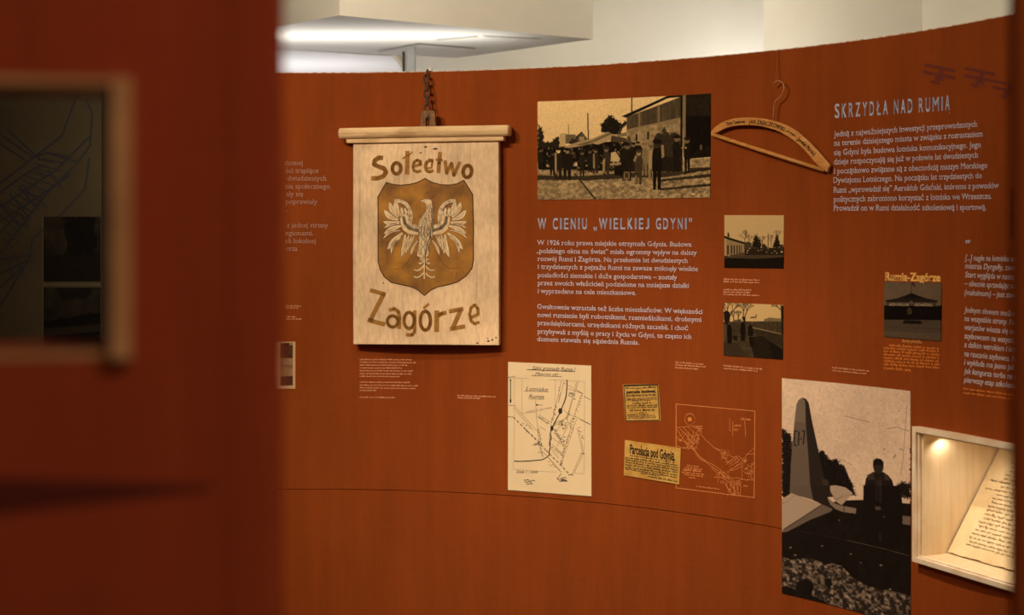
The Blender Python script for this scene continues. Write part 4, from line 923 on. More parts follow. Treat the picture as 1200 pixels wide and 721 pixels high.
# glider photograph
c1, c2 = scr(910, 435, 4.97), scr(910, 570, 4.776)
r = Ras([(916.3, 443.4), (1066.8, 458.6), (1066.6, 735.5), (916.2, 695.2)], 250, 440, 5); P = r.poly
r.a[:] = .95 + .14 * (r.noise(3, 4) - .5) + .12 * (r.noise(60, 90, 2) - .5)
dk = .06 + .05 * (r.noise(30, 30) - .5); gr = .12 + 1.5 * np.clip(r.noise(40, 90, 4) - .40, 0, 1)
def reg(cv, pts, field):
    m = r.mask([r.uv(*cv(*p)) for p in pts]); r.a = r.a * (1 - m) + field * m
cv = c1
r.foliage(cv, [(20, 340), (45, 335), (70, 360), (85, 375), (95, 420), (95, 740), (20, 740)], .05); r.foliage(cv, [(235, 480), (250, 465), (268, 460), (285, 490), (300, 500), (322, 535), (335, 512), (355, 520), (372, 550), (395, 560), (412, 595), (425, 640), (445, 665), (455, 700), (470, 730), (240, 730)], .04)
r.foliage(cv, [(690, 690), (705, 660), (722, 655), (740, 640), (755, 660), (775, 640), (800, 670), (800, 740), (690, 740)], .06)
cv = c2
reg(cv, [(0, 80), (260, 100), (400, 85), (480, 82), (780, 100), (780, 900), (0, 640)], dk)
reg(cv, [(0, 380), (90, 415), (180, 402), (270, 440), (360, 450), (430, 520), (500, 560), (570, 580), (660, 590), (780, 620), (780, 900), (0, 900)], gr); reg(cv, [(110, 540), (170, 520), (210, 560), (190, 640), (110, 640)], dk); reg(cv, [(265, 530), (300, 520), (315, 560), (285, 580)], dk); reg(cv, [(0, 560), (60, 560), (250, 640), (330, 690), (0, 640)], dk)
r.line(cv, [(270, 455), (310, 440), (350, 455), (300, 470)], 8, .5, .7)
P(cv, [(660, 40), (698, 40), (698, 82), (660, 80)], .7); P(cv, [(672, 52), (690, 52), (690, 76), (672, 76)], .25); r.line(cv, [(668, 10), (668, 42)], 12, .6)
P(cv, [(288, 4), (330, 0), (385, 12), (428, 45), (365, 112), (330, 92), (296, 34)], .74); r.line(cv, [(300, 30), (330, 80), (428, 45)], 3, .3, .5); r.line(cv, [(330, 92), (380, 45)], 3, .3, .5); r.line(cv, [(310, 5), (395, 45)], 2, .35, .4)
cv = c1; P(cv, [(296, 678), (340, 674), (385, 684), (425, 705), (440, 725), (310, 725)], .74)
P(cv, [(150, 158), (128, 172), (116, 205), (106, 290), (96, 400), (84, 560), (78, 735), (205, 735), (190, 520), (174, 330), (168, 180)], .40); P(cv, [(150, 158), (128, 172), (116, 205), (106, 300), (170, 302), (168, 180)], .46)
P(cv, [(150, 158), (172, 166), (188, 190), (205, 285), (240, 450), (262, 560), (282, 640), (330, 740), (200, 740), (186, 500), (172, 330), (167, 178)], .13); P(cv, [(262, 630), (300, 640), (320, 730), (280, 730)], .2)
for seg in ([(122, 352), (106, 352), (106, 436), (120, 436)], [(131, 355), (128, 436)], [(136, 398), (146, 398)], [(148, 352), (164, 352), (156, 432)]): r.line(cv, seg, 7, .08)
cv = c2
P(cv, [(20, 78), (85, 40), (120, 55), (255, 106), (60, 245), (20, 260)], .74); P(cv, [(255, 106), (316, 134), (300, 150), (190, 192), (60, 256), (28, 258), (40, 240)], .42); r.line(cv, [(45, 240), (255, 108)], 5, .2); r.line(cv, [(100, 55), (60, 90), (30, 100)], 2, .45)
P(cv, [(75, 0), (200, 0), (206, 82), (120, 55), (85, 40)], .38); P(cv, [(190, 0), (300, 0), (296, 60), (285, 70), (310, 130), (206, 84)], .12)
P(cv, [(284, 62), (310, 90), (338, 108), (375, 116), (446, 130), (442, 160), (370, 150), (330, 135), (300, 108)], .54); P(cv, [(375, 116), (380, 116), (380, 152), (374, 150)], .3); P(cv, [(700, 166), (760, 170), (760, 220), (702, 212)], .46)
cv = c1                                              # the man in a flying coat
P(cv, [(505, 740), (515, 660), (520, 630), (545, 605), (562, 592), (620, 592), (650, 612), (672, 640), (685, 690), (688, 740)], .08); P(cv, [(525, 612), (565, 592), (570, 640), (530, 640)], .22, .8); P(cv, [(622, 596), (650, 615), (660, 640), (628, 640)], .24, .8)
r.ell(cv, (592, 562), 30, 42, .15); P(cv, [(560, 560), (562, 525), (582, 512), (605, 516), (622, 535), (622, 560), (600, 550), (575, 552)], .06); P(cv, [(585, 640), (598, 655), (610, 640), (606, 720), (590, 720)], .2, .6)
cv = c2; P(cv, [(486, 0), (692, 0), (705, 120), (700, 340), (490, 340), (484, 100)], .05); P(cv, [(548, 118), (580, 118), (584, 136), (556, 140)], .3)
for k in range(30):
    y = -40 + k * 12
    if y < 100 or y > 270: r.line(cv, [(572, y), (588, y)], 3, .28)
    if y < 90: r.line(cv, [(550, y), (566, y)], 3, .22)
r.line(cv, [(395, 310), (560, 345), (745, 390)], 3, .4, .8); r.line(cv, [(130, 255), (395, 310)], 2, .25, .6)
for x, y, q in ((350, 197, 5), (415, 387, 6), (600, 175, 4), (583, 447, 8), (255, 340, 6), (105, 388, 8), (635, 580, 8), (470, 435, 5), (80, 345, 7)): r.ell(cv, (x, y), q, q * .6, .5)
cv = c1                                              # creases and specks in the old print
r.line(cv, [(395, 265), (450, 282), (540, 302)], 4, .50, .8); r.line(cv, [(397, 262), (450, 279), (540, 299)], 2, .9, .5); r.line(cv, [(640, 340), (700, 330), (770, 352)], 4, .54, .8); r.line(cv, [(480, 330), (481, 420)], 3, .85, .6); r.line(cv, [(350, 515), (380, 522), (440, 555)], 3, .56, .6)
r.line(cv, [(758, 200), (735, 520), (720, 605)], 3, .48, .8); r.line(cv, [(715, 455), (735, 462)], 4, .35); r.line(cv, [(692, 490), (680, 510)], 5, .3); r.ell(cv, (626, 460), 5, 3, .3)
for _ in range(160):
    x, y = r.rng.uniform(40, 770), r.rng.uniform(60, 640); q = r.rng.uniform(.8, 2.6)
    if r.rng.random() < .3: x = r.rng.uniform(690, 775); y = r.rng.uniform(120, 330)
    u_, v_ = r.uv(*c1(x, y)); 
    if 0 <= u_ < r.W and 0 <= v_ < r.H and r.a[int(v_), int(u_)] > .55: r.ell(cv, (x, y), q, q, .45, .6)
tag(r.build('photograph', (18, 11, 7), (226, 180, 134)), 'tall photograph of a man in a coat beside a glider tail', 'photograph')

def sheet(name, m, corners, e, label, cat, n=10, parent=None):
    mb = MB(); tl, tr, br, bl = corners; f, f0 = on_wall(e), on_wall(0.0002)
    lp = lambda a, b, t: (a[0] + (b[0] - a[0]) * t, a[1] + (b[1] - a[1]) * t)
    for i in range(n):
        q = [lp(bl, br, i / n), lp(bl, br, (i + 1) / n), lp(tl, tr, (i + 1) / n), lp(tl, tr, i / n)]
        mb.poly([f(*p) for p in q])
    for a, b in ((tl, tr), (tr, br), (br, bl), (bl, tl)):
        for i in range(n):
            p, q = lp(a, b, i / n), lp(a, b, (i + 1) / n); mb.poly([f(*p), f(*q), f0(*q), f0(*p)])
    return mb.build(name, m, parent)
# narrow picture half hidden by the near wall
r = Ras([(318, 400.8), (346.2, 400.6), (346.2, 455.8), (318, 455.8)], 60, 120, 6); r.a[:] = .92; idp = lambda x, y: cd(x, y)
m = r.noise(12, 12)
for pts, f in (([(20, 345), (107, 343), (107, 450), (20, 450)], .18 + .4 * (m - .5)), ([(20, 450), (107, 450), (107, 575), (20, 580)], .62 + .2 * (m - .5)), ([(20, 578), (107, 574), (107, 640), (20, 642)], .2 + .2 * (m - .5))):
    mk = r.mask([r.uv(*cd(*p)) for p in pts]); r.a = r.a * (1 - mk) + f * mk
r.ell(cd, (95, 352), 12, 8, .7); r.poly(cd, [(20, 490), (107, 500), (107, 520), (20, 510)], .5)
tag(r.build('photograph', (36, 16, 7), (214, 160, 104)), 'narrow picture half hidden behind the edge of the dark red wall', 'photograph')

tag(sheet('photograph', 'dark_strip', [(1184, 223), (1212, 222), (1212, 279), (1184, 278)], 0.002, None, None, 3), 'dark sliver of a picture half hidden by the wall end at the right', 'photograph')

# ------------------------------------------------------------------ hand drawn map on cream paper
mp_ = empty('map_print', anchor(644, 582), 'cream sheet with a hand drawn black ink map of Rumja', 'map')
sheet('sheet', 'map_paper', [(595.4, 424.2), (692.9, 428.6), (693.1, 581.8), (595.2, 574.4)], 0.003, None, None, parent=mp_)
q6, q7 = scr(590, 420, 8.482), scr(590, 500, 8.009); I1 = on_wall(0.0034)
bk, gy, tt, pn, sg = MB(), MB(), MB(), MB(), MB()
def K(cv, pts, w, g=False): (gy if g else bk).stroke(I1, T(cv, pts), w, joints=False)
tt.stroke(I1, T(q6, [(232, 112), (420, 122), (712, 132)]), .75); tt.stroke(I1, T(q6, [(278, 172), (420, 178), (580, 182)]), .55)
write(tt, I1, 'Szkic gromady Rumja !', q6(285, 112), q6(718, 128), 4.2, 0.0, 0.35); write(tt, I1, 'Mazowy okr', q6(315, 166), q6(556, 174), 3.2, 0.0, 0.35)
write(pn, I1, 'Lotnisko', q6(222, 322), q6(442, 330), 4.6, 0.0, 0.35); write(pn, I1, 'Rumja', q6(250, 395), q6(402, 400), 4.4, 0.0, 0.35); K(q6, [(203, 327), (448, 334)], .4); K(q6, [(250, 404), (405, 408)], .4)
write(gy, I1, 'ulica Lipowa', q6(222, 545), q6(480, 500), 3.0, 0.0, 0.3); write(sg, I1, 'Skala 1 : 5000', q7(120, 436), q7(325, 440), 3.2, 0.0, 0.35)
K(q6, [(46, 194), (255, 202)], .35, 1); K(q6, [(440, 212), (805, 232)], .35, 1); K(q6, [(108, 165), (108, 721)], .3, 1); K(q7, [(103, 0), (92, 402)], .3, 1); K(q7, [(92, 402), (300, 418), (500, 428)], .35, 1); K(q7, [(640, 436), (756, 444), (760, 0)], .35, 1); K(q6, [(805, 232), (805, 721)], .35, 1)
K(q6, [(184, 205), (182, 548), (320, 535)], .35, 1); K(q6, [(516, 215), (512, 490)], .35, 1); K(q6, [(45, 188), (115, 184)], .5); K(q6, [(55, 470), (118, 470)], .5)
K(q6, [(70, 210), (70, 445)], .95); bk.shape(I1, T(q6, [(70, 200), (80, 226), (60, 226)])); bk.shape(I1, T(q6, [(70, 455), (60, 425), (66, 405), (76, 405), (80, 425)]))
riv = T(q6, [(632, 212), (630, 300), (624, 370), (608, 430), (585, 480), (566, 540), (535, 590), (510, 640), (485, 690), (470, 721)]) + T(q7, [(455, 20), (440, 60), (450, 110), (432, 150), (440, 190), (430, 230), (428, 268), (405, 290), (365, 312), (300, 318), (240, 324), (170, 328), (100, 326)])
bk.stroke(I1, riv, 1.15); bk.shape(I1, T(q6, ring((565, 525), 20, 30))); bk.shape(I1, T(q6, ring((482, 695), 16, 26))); K(q6, [(520, 625), (500, 645), (496, 668), (515, 668), (524, 640), (520, 625)], .5)
for k in range(9): K(q7, [(425 + (k % 2) * 22, 70 + k * 13), (445 - (k % 2) * 18, 78 + k * 13)], .6)
K(q6, [(45, 582), (98, 586)], .6)
dl = T(q6, [(98, 586), (235, 721)]) + T(q7, [(190, 10), (320, 135), (400, 225), (560, 385), (620, 452)])
def dashes(mb_, pts, w, on, off):
    pts = [np.array(p) for p in pts]; seg = []; t = 0
    for a, b in zip(pts[:-1], pts[1:]):
        L = np.hypot(*(b - a)); s = 0
        while s < L:
            e_ = min(s + on, L); mb_.stroke(I1, [a + (b - a) * s / L, a + (b - a) * e_ / L], w, joints=False); s = e_ + off
dashes(bk, dl, .95, 3.4, 2.2)
for cv_, pts in ((q6, [(578, 220), (520, 470), (470, 670)]), (q6, [(602, 235), (545, 450)]), (q6, [(745, 232), (690, 400), (650, 550)]), (q6, [(725, 240), (640, 560)]), (q6, [(770, 365), (705, 560)]), (q6, [(100, 490), (300, 721)]), (q6, [(115, 480), (330, 721)]), (q6, [(318, 420), (330, 600), (345, 721)]),
                (q6, [(335, 580), (450, 650)]), (q6, [(350, 560), (470, 640)]), (q6, [(355, 680), (420, 715)]), (q6, [(640, 300), (790, 355)]), (q6, [(600, 510), (640, 555), (760, 600)]), (q6, [(640, 560), (530, 721)]), (q6, [(690, 590), (600, 721)]), (q6, [(730, 600), (680, 721)]), (q6, [(545, 660), (600, 600)]),
                (q7, [(640, 0), (590, 160), (530, 370)]), (q7, [(660, 10), (545, 350)]), (q7, [(600, 10), (500, 190)]), (q7, [(330, 20), (350, 130), (350, 240)]), (q7, [(315, 20), (340, 150)]), (q7, [(690, 10), (740, 230), (650, 435)]), (q7, [(725, 100), (752, 250), (665, 430)]), (q7, [(455, 170), (560, 260)]), (q7, [(440, 200), (520, 300)]),
                (q7, [(460, 110), (580, 190)]), (q7, [(470, 60), (600, 150)]), (q7, [(350, 220), (440, 310), (545, 430)]), (q7, [(400, 270), (530, 420)])): K(cv_, pts, .55, 1)
K(q6, [(800, 380), (865, 412)], .6); K(q6, [(760, 605), (865, 660)], .7); K(q6, [(720, 315), (790, 352)], .6); K(q6, [(590, 240), (700, 300)], .5, 1)
rnd = random.Random(8)
for cv_, a, b, n_ in ((q6, (520, 470), (470, 640), 16), (q6, (650, 540), (600, 700), 22), (q6, (700, 560), (650, 700), 16), (q6, (560, 620), (590, 700), 14), (q6, (660, 340), (700, 370), 10), (q6, (770, 380), (720, 540), 12), (q6, (340, 580), (450, 650), 12), (q7, (470, 20), (540, 150), 30), (q7, (560, 100), (560, 260), 16), (q7, (450, 190), (560, 290), 16),
                    (q7, (700, 20), (740, 120), 10), (q7, (330, 30), (345, 220), 14), (q7, (210, 40), (300, 120), 8), (q6, (190, 640), (280, 700), 6), (q7, (430, 340), (480, 390), 6), (q7, (370, 280), (320, 220), 6), (q6, (560, 300), (545, 440), 9), (q7, (545, 320), (530, 380), 8), (q7, (620, 60), (570, 220), 14)):
    for i in range(n_):
        t = i / n_; x = a[0] + (b[0] - a[0]) * t + rnd.uniform(-12, 12); y = a[1] + (b[1] - a[1]) * t + rnd.uniform(-8, 8); an = rnd.uniform(-.6, .9); l = rnd.uniform(8, 20)
        K(cv_, [(x, y), (x + l * math.cos(an), y + l * math.sin(an))], .55)
for x, y in ((545, 640), (560, 640), (575, 640), (590, 640)): K(q6, [(x, y - 25), (x - 6, y + 25)], .4)
K(q6, [(655, 345), (695, 350), (690, 380), (650, 375), (655, 345)], .5); bk.shape(I1, T(q6, ring((332, 464), 10, 9))); bk.shape(I1, T(q6, ring((706, 406), 7, 7))); K(q6, [(340, 462), (390, 468)], .5)
for k, (x, y, L) in enumerate(((190, 502, 55), (250, 508, 45), (198, 520, 70), (215, 538, 60), (275, 170, 75), (290, 158, 50), (500, 492, 60), (520, 508, 80), (545, 480, 45), (540, 500, 50), (730, 252, 30), (610, 452, 45))):
    K(q7, [(x, y), (x + L * .3, y + 5), (x + L * .6, y - 4), (x + L, y + 6)], .8)
K(q7, [(545, 440), (500, 495)], .6); K(q7, [(530, 515), (600, 515)], .5)
tt.build('title', 'map_ink', mp_); pn.build('place_names', 'map_ink', mp_); sg.build('scale_note', 'map_ink', mp_); bk.build('black_ink', 'map_ink', mp_); gy.build('grey_ink', 'map_grey_ink', mp_)

# ------------------------------------------------------------------ two newspaper cuttings
n1 = scr(725, 445, 12.01); I2 = on_wall(0.0022)
nc = empty('newspaper_cutting', anchor(752, 494), 'small yellowed newspaper advert in a black border headed parcele budowl.', 'newspaper cutting')
sheet('sheet', 'news_paper', [n1(55, 66), n1(562, 62), n1(592, 582), n1(95, 588)], 0.0018, None, None, 4, nc)
mb = MB(); mb.stroke(I2, T(n1, [(72, 92), (548, 76), (574, 572), (104, 578)]), 1.1, closed=True)
mb.stroke(I2, T(n1, [(62, 78), (555, 68)]), .9); mb.build('border', 'news_ink', nc)
mb = MB(); write(mb, I2, 'parcele budowl.', n1(105, 196), n1(528, 182), 3.6, 0.06, serif=True)
mb.build('heading', 'news_ink', nc)
mb = MB()
for (x0, y0, x1, y1, h) in ((90, 130, 325, 130, 1.9), (335, 122, 528, 118, 2.2), (108, 228, 530, 216, 1.4), (108, 244, 535, 232, 1.4), (115, 280, 538, 262, 1.4), (112, 296, 540, 280, 1.4), (180, 308, 468, 300, 1.4), (195, 346, 460, 338, 2.2), (112, 380, 545, 368, 2.0), (120, 406, 545, 392, 1.4), (160, 444, 510, 440, 2.4), (250, 478, 410, 470, 1.7), (120, 508, 430, 500, 2.0), (440, 504, 520, 500, 1.3), (125, 530, 550, 520, 1.3), (125, 550, 550, 542, 1.4)):
    micro(mb, I2, [(n1(x0, y0), n1(x1, y1))], h, int(y0 + x0), cw=.7 if h > 1.9 else .6, fill=.75)
mb.build('print', 'news_ink', nc)
n2_ = scr(725, 505, 10.3); I3 = on_wall(0.0038)
nc = empty('newspaper_cutting', anchor(764, 567), 'wide yellowed newspaper cutting headed Parcelacja pod Gdyni\u0105 overlapping the outlined map', 'newspaper cutting')
sheet('sheet', 'news_paper', [n2_(75, 110), n2_(750, 208), n2_(730, 648), n2_(62, 537)], 0.0034, None, None, 6, nc)
mb = MB(); write(mb, I3, 'Parcelacja pod Gdyni\u0105.', n2_(135, 272), n2_(682, 362), 10.6, 0.035, res=3); mb.build('heading', 'news_ink', nc)
mb = MB()
for (x0, y0, x1, y1, h) in ((135, 302, 640, 382, 1.2), (82, 330, 725, 428, 1.9), (82, 358, 725, 456, 1.9), (82, 386, 725, 484, 1.9), (78, 415, 720, 513, 1.9), (78, 444, 720, 545, 1.9), (78, 465, 715, 572, 1.7), (270, 518, 520, 556, 1.6), (350, 558, 715, 622, 2.0), (72, 520, 112, 524, 1.4)):
    micro(mb, I3, [(n2_(x0, y0), n2_(x1, y1))], h, int(y0), cw=.75, fill=.8)
mb.build('print', 'news_ink', nc)

# ------------------------------------------------------------------ town map drawn in pale lines on the wall
cm = scr(785, 465, 5.768); W3 = on_wall(0.0010)
om = empty('outline_map', anchor(840, 580), 'map of a town and harbour in pale lines in a square outline', 'map')
mb = MB(); mb.stroke(W3, T(cm, [(42, 50), (575, 98), (570, 683), (42, 617)]), .85, closed=True); mb.build('outline', 'line_print', om)
mb = MB()
def Q(pts, w=.55): mb.stroke(W3, T(cm, pts), w, joints=False)
Q(ring((135, 152), 34, 40), .4); mb.shape(W3, T(cm, [(122, 140), (146, 140), (148, 164), (122, 166)])); Q([(112, 128), (125, 116), (145, 116), (158, 128)], .5)
for pts in ([(42, 208), (90, 205), (150, 200), (222, 196)], [(48, 220), (80, 270), (120, 330), (165, 362)], [(60, 208), (105, 250), (140, 300)], [(90, 206), (130, 250), (180, 300)], [(120, 203), (165, 240), (195, 270)], [(42, 270), (90, 300), (160, 345)], [(42, 330), (80, 345), (160, 350)], [(165, 362), (190, 310), (195, 270), (180, 240), (222, 215)],
            [(150, 200), (170, 215), (222, 215)], [(130, 250), (110, 300), (120, 340)], [(160, 235), (145, 290), (150, 345)], [(105, 250), (80, 290)], [(170, 205), (222, 205)], [(200, 240), (240, 290), (300, 345), (330, 358)], [(165, 362), (210, 415), (260, 455), (330, 505), (400, 560), (440, 590)], [(170, 378), (210, 430), (280, 452), (350, 500), (440, 575)],
            [(160, 350), (200, 405), (245, 435)], [(300, 345), (345, 372), (355, 415), (375, 365), (330, 358)], [(375, 365), (368, 410), (395, 445), (368, 440)], [(400, 380), (412, 405), (440, 410), (380, 460)], [(400, 475), (470, 430), (455, 415), (400, 460)], [(405, 495), (480, 455), (490, 470), (425, 500), (405, 495)], [(385, 445), (430, 420)], [(440, 410), (465, 400), (510, 440), (480, 455)],
            [(510, 440), (515, 395), (545, 368), (573, 345)], [(515, 392), (573, 385)], [(485, 470), (490, 560), (440, 575)], [(490, 560), (570, 566)], [(280, 480), (320, 515), (350, 520), (380, 560)], [(310, 540), (335, 510), (325, 580)], [(300, 545), (350, 545), (400, 580)], [(365, 575), (390, 620), (420, 660)], [(440, 590), (430, 665)], [(470, 575), (480, 600), (475, 670)], [(455, 580), (462, 668)],
            [(400, 570), (430, 610), (440, 665)], [(380, 590), (400, 640)], [(415, 580), (410, 650)], [(410, 550), (470, 550), (490, 560)], [(440, 590), (490, 580)], [(425, 165), (425, 265)], [(405, 145), (405, 235)], [(505, 165), (512, 270)], [(476, 155), (550, 160)], [(425, 200), (485, 198)], [(430, 215), (470, 222)], [(570, 440), (545, 470), (560, 500), (545, 540), (568, 560)]): Q(pts, .5)
rnd = random.Random(3)
for x0, y0, x1, y1, n_ in ((110, 250, 190, 350, 46), (50, 220, 150, 300, 14), (340, 500, 400, 580, 26), (380, 560, 470, 660, 34), (430, 400, 520, 460, 24), (500, 450, 570, 560, 26), (180, 195, 220, 240, 12), (350, 360, 400, 420, 14)):
    for _ in range(n_):
        x, y = rnd.uniform(x0, x1), rnd.uniform(y0, y1); an = rnd.choice((.5, .6, 2.2, 1.9)); l = rnd.uniform(8, 24); Q([(x, y), (x + l * math.cos(an), y + l * math.sin(an))], .4)
for k in range(5): Q([(405 + k * 12, 500 - k * 9), (425 + k * 12, 488 - k * 9)], .4)
mb.build('map_lines', 'line_print', om)
mb = MB(); micro(mb, W3, [(cm(115, 468), cm(200, 478)), (cm(100, 482), cm(220, 496)), (cm(80, 514), cm(235, 530)), (cm(95, 528), cm(225, 544)), (cm(125, 550), cm(185, 554)), (cm(180, 610), cm(340, 630)), (cm(480, 150), cm(548, 160)), (cm(440, 196), cm(485, 199)), (cm(430, 228), cm(460, 234)), (cm(505, 490), cm(545, 496)), (cm(505, 520), cm(550, 526)), (cm(495, 606), cm(530, 610)), (cm(55, 296), cm(90, 302)), (cm(85, 350), cm(120, 352))], 1.7, 4)
micro(mb, W3, [(cm(90, 498), cm(220, 512))], 2.6, 5, cw=.7); mb.build('map_lettering', 'line_print', om)

# ------------------------------------------------------------------ lit showcase let into the wall
def nb(mb, x, y, z): mb.box(NO, n_t, n_o, n_z, x, y, z)
NC = NO + n_t * (N_W / 2)
sc_ = empty('showcase', (NC.x, NC.y, N_B), 'lit light wood showcase with a pale frame let into the orange wall', 'showcase')
fw, D = 0.014, 0.34
def rails(mb, a, b, y0, y1):                         # a rectangular ring of rails between insets a and b
    nb(mb, (a, N_W - a), (y0, y1), (a, b)); nb(mb, (a, N_W - a), (y0, y1), (N_H - b, N_H - a)); nb(mb, (a, b), (y0, y1), (b, N_H - b)); nb(mb, (N_W - b, N_W - a), (y0, y1), (b, N_H - b))
mb = MB(); rails(mb, 0, fw, -0.012, 0.002); rails(mb, 0.0005, 0.004, 0.0021, 0.032); mb.build('frame', 'frame_wood', sc_, bevel=0.0008)
mb = MB(); rails(mb, fw + 0.0002, 0.0185, -0.003, 0.006); mb.build('inner_frame', 'frame_wood', sc_, bevel=0.0008)
a = 0.0185
for x_ in (a, N_W - a - 0.008):
    mb = MB(); nb(mb, (x_, x_ + 0.008), (0.0065, D), (a, N_H - a)); mb.build('side_panel', 'niche_wood', sc_)
mb = MB(); nb(mb, (a, N_W - a), (0.0065, D), (a - 0.010, a - 0.0005)); mb.build('bottom_panel', 'niche_wood', sc_)
mb = MB(); nb(mb, (a, N_W - a), (0.0065, D), (N_H - a + 0.0005, N_H - a + 0.010)); mb.build('top_panel', 'niche_wood', sc_)
mb = MB(); nb(mb, (a, N_W - a), (D + 0.0005, D + 0.010), (a - 0.010, N_H - a + 0.010)); mb.build('back_panel', 'niche_wood', sc_)
# small spot in the showcase's roof
lp_ = NO + n_t * 0.047 + n_o * 0.062 + n_z * (N_H - a - 0.006)
mb = MB(); mb.tube([lp_ + n_z * 0.006, lp_ - n_z * 0.002], 0.014, 20); mb.build('downlight', 'bright_steel', sc_)
lamp('showcase_spot', 'SPOT', lp_ - n_z * 0.004, lp_ - n_z * 0.3 + n_t * 0.05 + n_o * 0.05, 0.5, (1.0, 0.84, 0.62), spot_size=math.radians(165), spot_blend=0.6, shadow_soft_size=0.008)
lp2 = NO + n_t * 0.24 + n_o * 0.075 + n_z * (N_H - a - 0.006)  # second spot, added to light the showcase as a whole
mb = MB(); mb.tube([lp2 + n_z * 0.006, lp2 - n_z * 0.002], 0.014, 20); mb.build('downlight', 'bright_steel', sc_)  # housing of the added second spot
lamp('showcase_spot', 'SPOT', lp2 - n_z * 0.004, lp2 - n_z * 0.3 + n_o * 0.05, 2.1, (1.0, 0.84, 0.63), spot_size=math.radians(165), spot_blend=0.6, shadow_soft_size=0.008)  # added spot, general light for the showcase
# the document leaning on its wedge
f0 = a - 0.0005
DA = NO + n_o * 0.088 + n_t * 0.032 + n_z * (f0 + 0.0048)         # lower front corner
dvec = (n_o * 0.56 + n_z * 0.80).normalized(); dn_ = (dvec.cross(n_t)).normalized()
if dn_.z < 0: dn_ = -dn_
DW, DL = 0.40, 0.335
st_ = empty('document_stand', DA + n_t * DW / 2, 'sloping light wood stand under the old document in the showcase', 'stand')
mb = MB(); q0 = DA + dvec * 0.012 - dn_ * 0.004; q1 = DA + dvec * 0.30 - dn_ * 0.004
bz = NO.z + f0 + 0.0002
sec = [Vector((q0.x, q0.y, bz)), q0, q1, Vector((q1.x, q1.y, bz))]
mb.prism([p + n_t * 0.012 for p in sec], n_t * (DW - 0.03)); mb.build('wedge', 'niche_wood', st_)
doc = empty('document', DA, 'aged handwritten document leaning inside the lit showcase', 'document')
mb = MB(); rnd = random.Random(11)
nx_, ny_ = 24, 20
def dp(u, v, e=0.0):
    jag = 0.0022 * math.sin(u * 41) * math.sin(u * 17) if v < 0.02 else 0
    return DA + n_t * (u * DW) + dvec * (v * DL + jag) + dn_ * (e + 0.0015 * math.sin(u * 7) * math.sin(v * 3))
G = [[dp(i / nx_, j / ny_) for i in range(nx_ + 1)] for j in range(ny_ + 1)]
Vv = [p for row in G for p in row]; nV = len(Vv); w_ = nx_ + 1
Fq = [(j * w_ + i, j * w_ + i + 1, (j + 1) * w_ + i + 1, (j + 1) * w_ + i) for j in range(ny_) for i in range(nx_)]
lowv = [p - dn_ * 0.0008 for p in Vv]
ed = list(range(w_)) + [j * w_ + nx_ for j in range(1, ny_ + 1)] + [ny_ * w_ + i for i in range(nx_ - 1, -1, -1)] + [j * w_ for j in range(ny_ - 1, 0, -1)]
mb.raw(Vv + lowv, Fq + [tuple(i + nV for i in f[::-1]) for f in Fq] + [(ed[k], nV + ed[k], nV + ed[(k + 1) % len(ed)], ed[(k + 1) % len(ed)]) for k in range(len(ed))])
mb.build('sheet', 'parchment', doc, smooth=False)
mb = MB(); rnd = random.Random(5)                    # lines of old handwriting
def hand(u0, u1, v, size=0.0036, dens=1.0):
    x = u0
    while x < u1:
        L = rnd.uniform(.03, .09); pts = []; n_ = max(4, int(L * DW / 0.0011))
        for i in range(n_):
            pts.append((x + L * i / n_, v + (size / DL) * (0.55 * math.sin(i * 2.2 + rnd.uniform(-.5, .5)) + (0.9 * rnd.choice((-1, 1)) if rnd.random() < .12 else 0))))
        for p, q in zip(pts[:-1], pts[1:]):
            a_, b_ = dp(*p, 0.0008), dp(*q, 0.0008); d_ = (b_ - a_); nr = d_.cross(dn_).normalized() * 0.00046
            mb.poly([a_ + nr, b_ + nr, b_ - nr, a_ - nr])
        x += L + .008
for k in range(22):
    v = 0.135 + k * 0.0375; hand(0.13 + 0.05 * (k / 22) + rnd.uniform(-.012, .02), 0.93, v, 0.0042)
hand(.06, .16, .700); hand(.05, .13, .62); hand(.12, .5, .105)
mb.build('handwriting', 'document_ink', doc)

# ------------------------------------------------------------------ peephole frame in the near wall and the dark map seen through it
pf = empty('peephole_frame', rpt(p_r, RO, pz0), 'dark wooden frame around the small window in the dark red wall', 'frame')
def pslab(mb, a, b, z0, z1, r0, r1):
    q = arc_panel(a, b, z0, z1, r0, r1); mb.raw(q.v, q.f)
fwt = 0.0105 / R
mb = MB(); r0, r1 = RO - 0.02, RO + 0.009
pslab(mb, p_r, p_r + fwt, pz0 - .004, pz1 + .004, RO + 0.0003, r1); pslab(mb, p_l - fwt, p_l, pz0 - .0095, pz1 + .0095, RO + 0.0003, r1)
pslab(mb, p_l, p_r, pz1, pz1 + .004, RO - 0.012, RO + 0.001); pslab(mb, p_l, p_r, pz0 - .004, pz0, RO - 0.012, RO + 0.001)
mb.build('moulding', 'peep_wood', pf)
dm = empty('map_print', on_wall(0)(40, 460), 'dark brown town map seen through the small window of the red wall', 'map')
cpz = scr(0, 60, 1.803)
sheet('sheet', 'dark_map', [(-95, 60), (119, 60), (119, 450), (-95, 450)], 0.003, None, None, 24, dm)
mb = MB(); I4 = on_wall(0.0036)
sheet('border', 'dark_strip', [(119, 58), (150, 58), (150, 452), (119, 452)], 0.0032, None, None, 5, dm)  # shaded margin right of the map, put in as a dark strip
def M(pts, w=2.2): mb.stroke(I4, T(cpz, pts), w, joints=False)
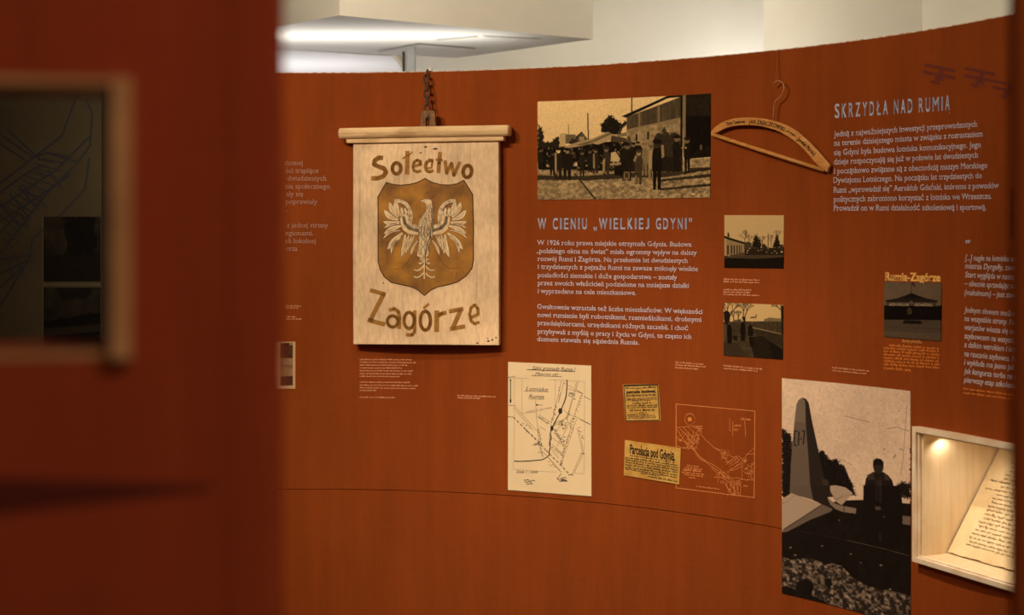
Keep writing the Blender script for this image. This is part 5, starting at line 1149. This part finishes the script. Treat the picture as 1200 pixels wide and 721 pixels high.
for pts in ([(165, 88), (130, 180), (80, 218), (0, 280)], [(180, 100), (195, 130), (190, 200), (160, 240), (90, 310), (0, 430)], [(0, 175), (70, 225), (100, 215), (165, 235)], [(0, 195), (60, 235)], [(15, 165), (85, 230)], [(0, 330), (60, 290), (120, 250), (190, 180)], [(0, 360), (70, 315), (150, 260)], [(188, 225), (180, 290), (130, 345), (70, 395), (60, 440), (0, 540)],
            [(0, 300), (50, 262), (90, 240)], [(20, 300), (60, 350)], [(0, 320), (40, 370)], [(40, 285), (80, 335)], [(0, 440), (70, 430)], [(0, 470), (62, 440)], [(10, 430), (30, 480)], [(30, 425), (50, 470)], [(0, 500), (50, 455)], [(50, 290), (100, 330)], [(100, 250), (130, 290)], [(0, 385), (40, 340), (60, 370)]): M(pts)
for k in range(14): M([(5 + k * 7, 395 - k * 14), (30 + k * 9, 418 - k * 15)], 1.6); M([(0 + k * 6, 345 - k * 9), (22 + k * 7, 365 - k * 10)], 1.3)
mb.build('map_lines', 'dark_map_line', dm)
for nm, (y0, y1), seed in (('picture', (254, 330), 7), ('picture', (337, 407), 8)):
    r = Ras([(51, y0), (118, y0), (118, y1), (51, y1)], 60, 60, seed); r.a[:] = .22 + .25 * (r.noise(6, 6) - .5)
    if seed == 7: r.poly(idt, [(75, 254), (110, 254), (112, 300), (80, 300)], .04, .8, 2); r.poly(idt, [(51, 300), (118, 296), (118, 330), (51, 330)], .1, .8, 1)
    else: r.poly(idt, [(51, 376), (80, 372), (118, 366), (118, 407), (51, 407)], .05, .9, 1); r.poly(idt, [(66, 337), (112, 337), (100, 350), (75, 352)], .08, .7, 1); r.poly(idt, [(51, 385), (118, 380), (118, 388), (51, 394)], .3, .7)
    r.build(nm, (10, 8, 5), (140, 112, 72), e=0.0042, parent=dm)
mb = MB(); mb.stroke(I4, [(50.3, 254), (50.3, 408)], 1.0); mb.stroke(I4, [(50, 333.5), (118, 333.5)], 1.4); mb.build('pale_rule', 'pale_edge', dm)

# repeats of one kind belong together
GROUPS = {'caption': 'tiny captions on the orange wall', 'printed_biplane': 'printed biplanes above the heading', 'photograph': 'photographs printed on the orange wall',
          'text_panel': 'printed texts on the orange wall', 'newspaper_cutting': 'yellowed newspaper cuttings'}
for o in bpy.data.objects:
    if o.parent is None and o.get('category') and o.name.split('.')[0] in GROUPS: o['group'] = GROUPS[o.name.split('.')[0]]
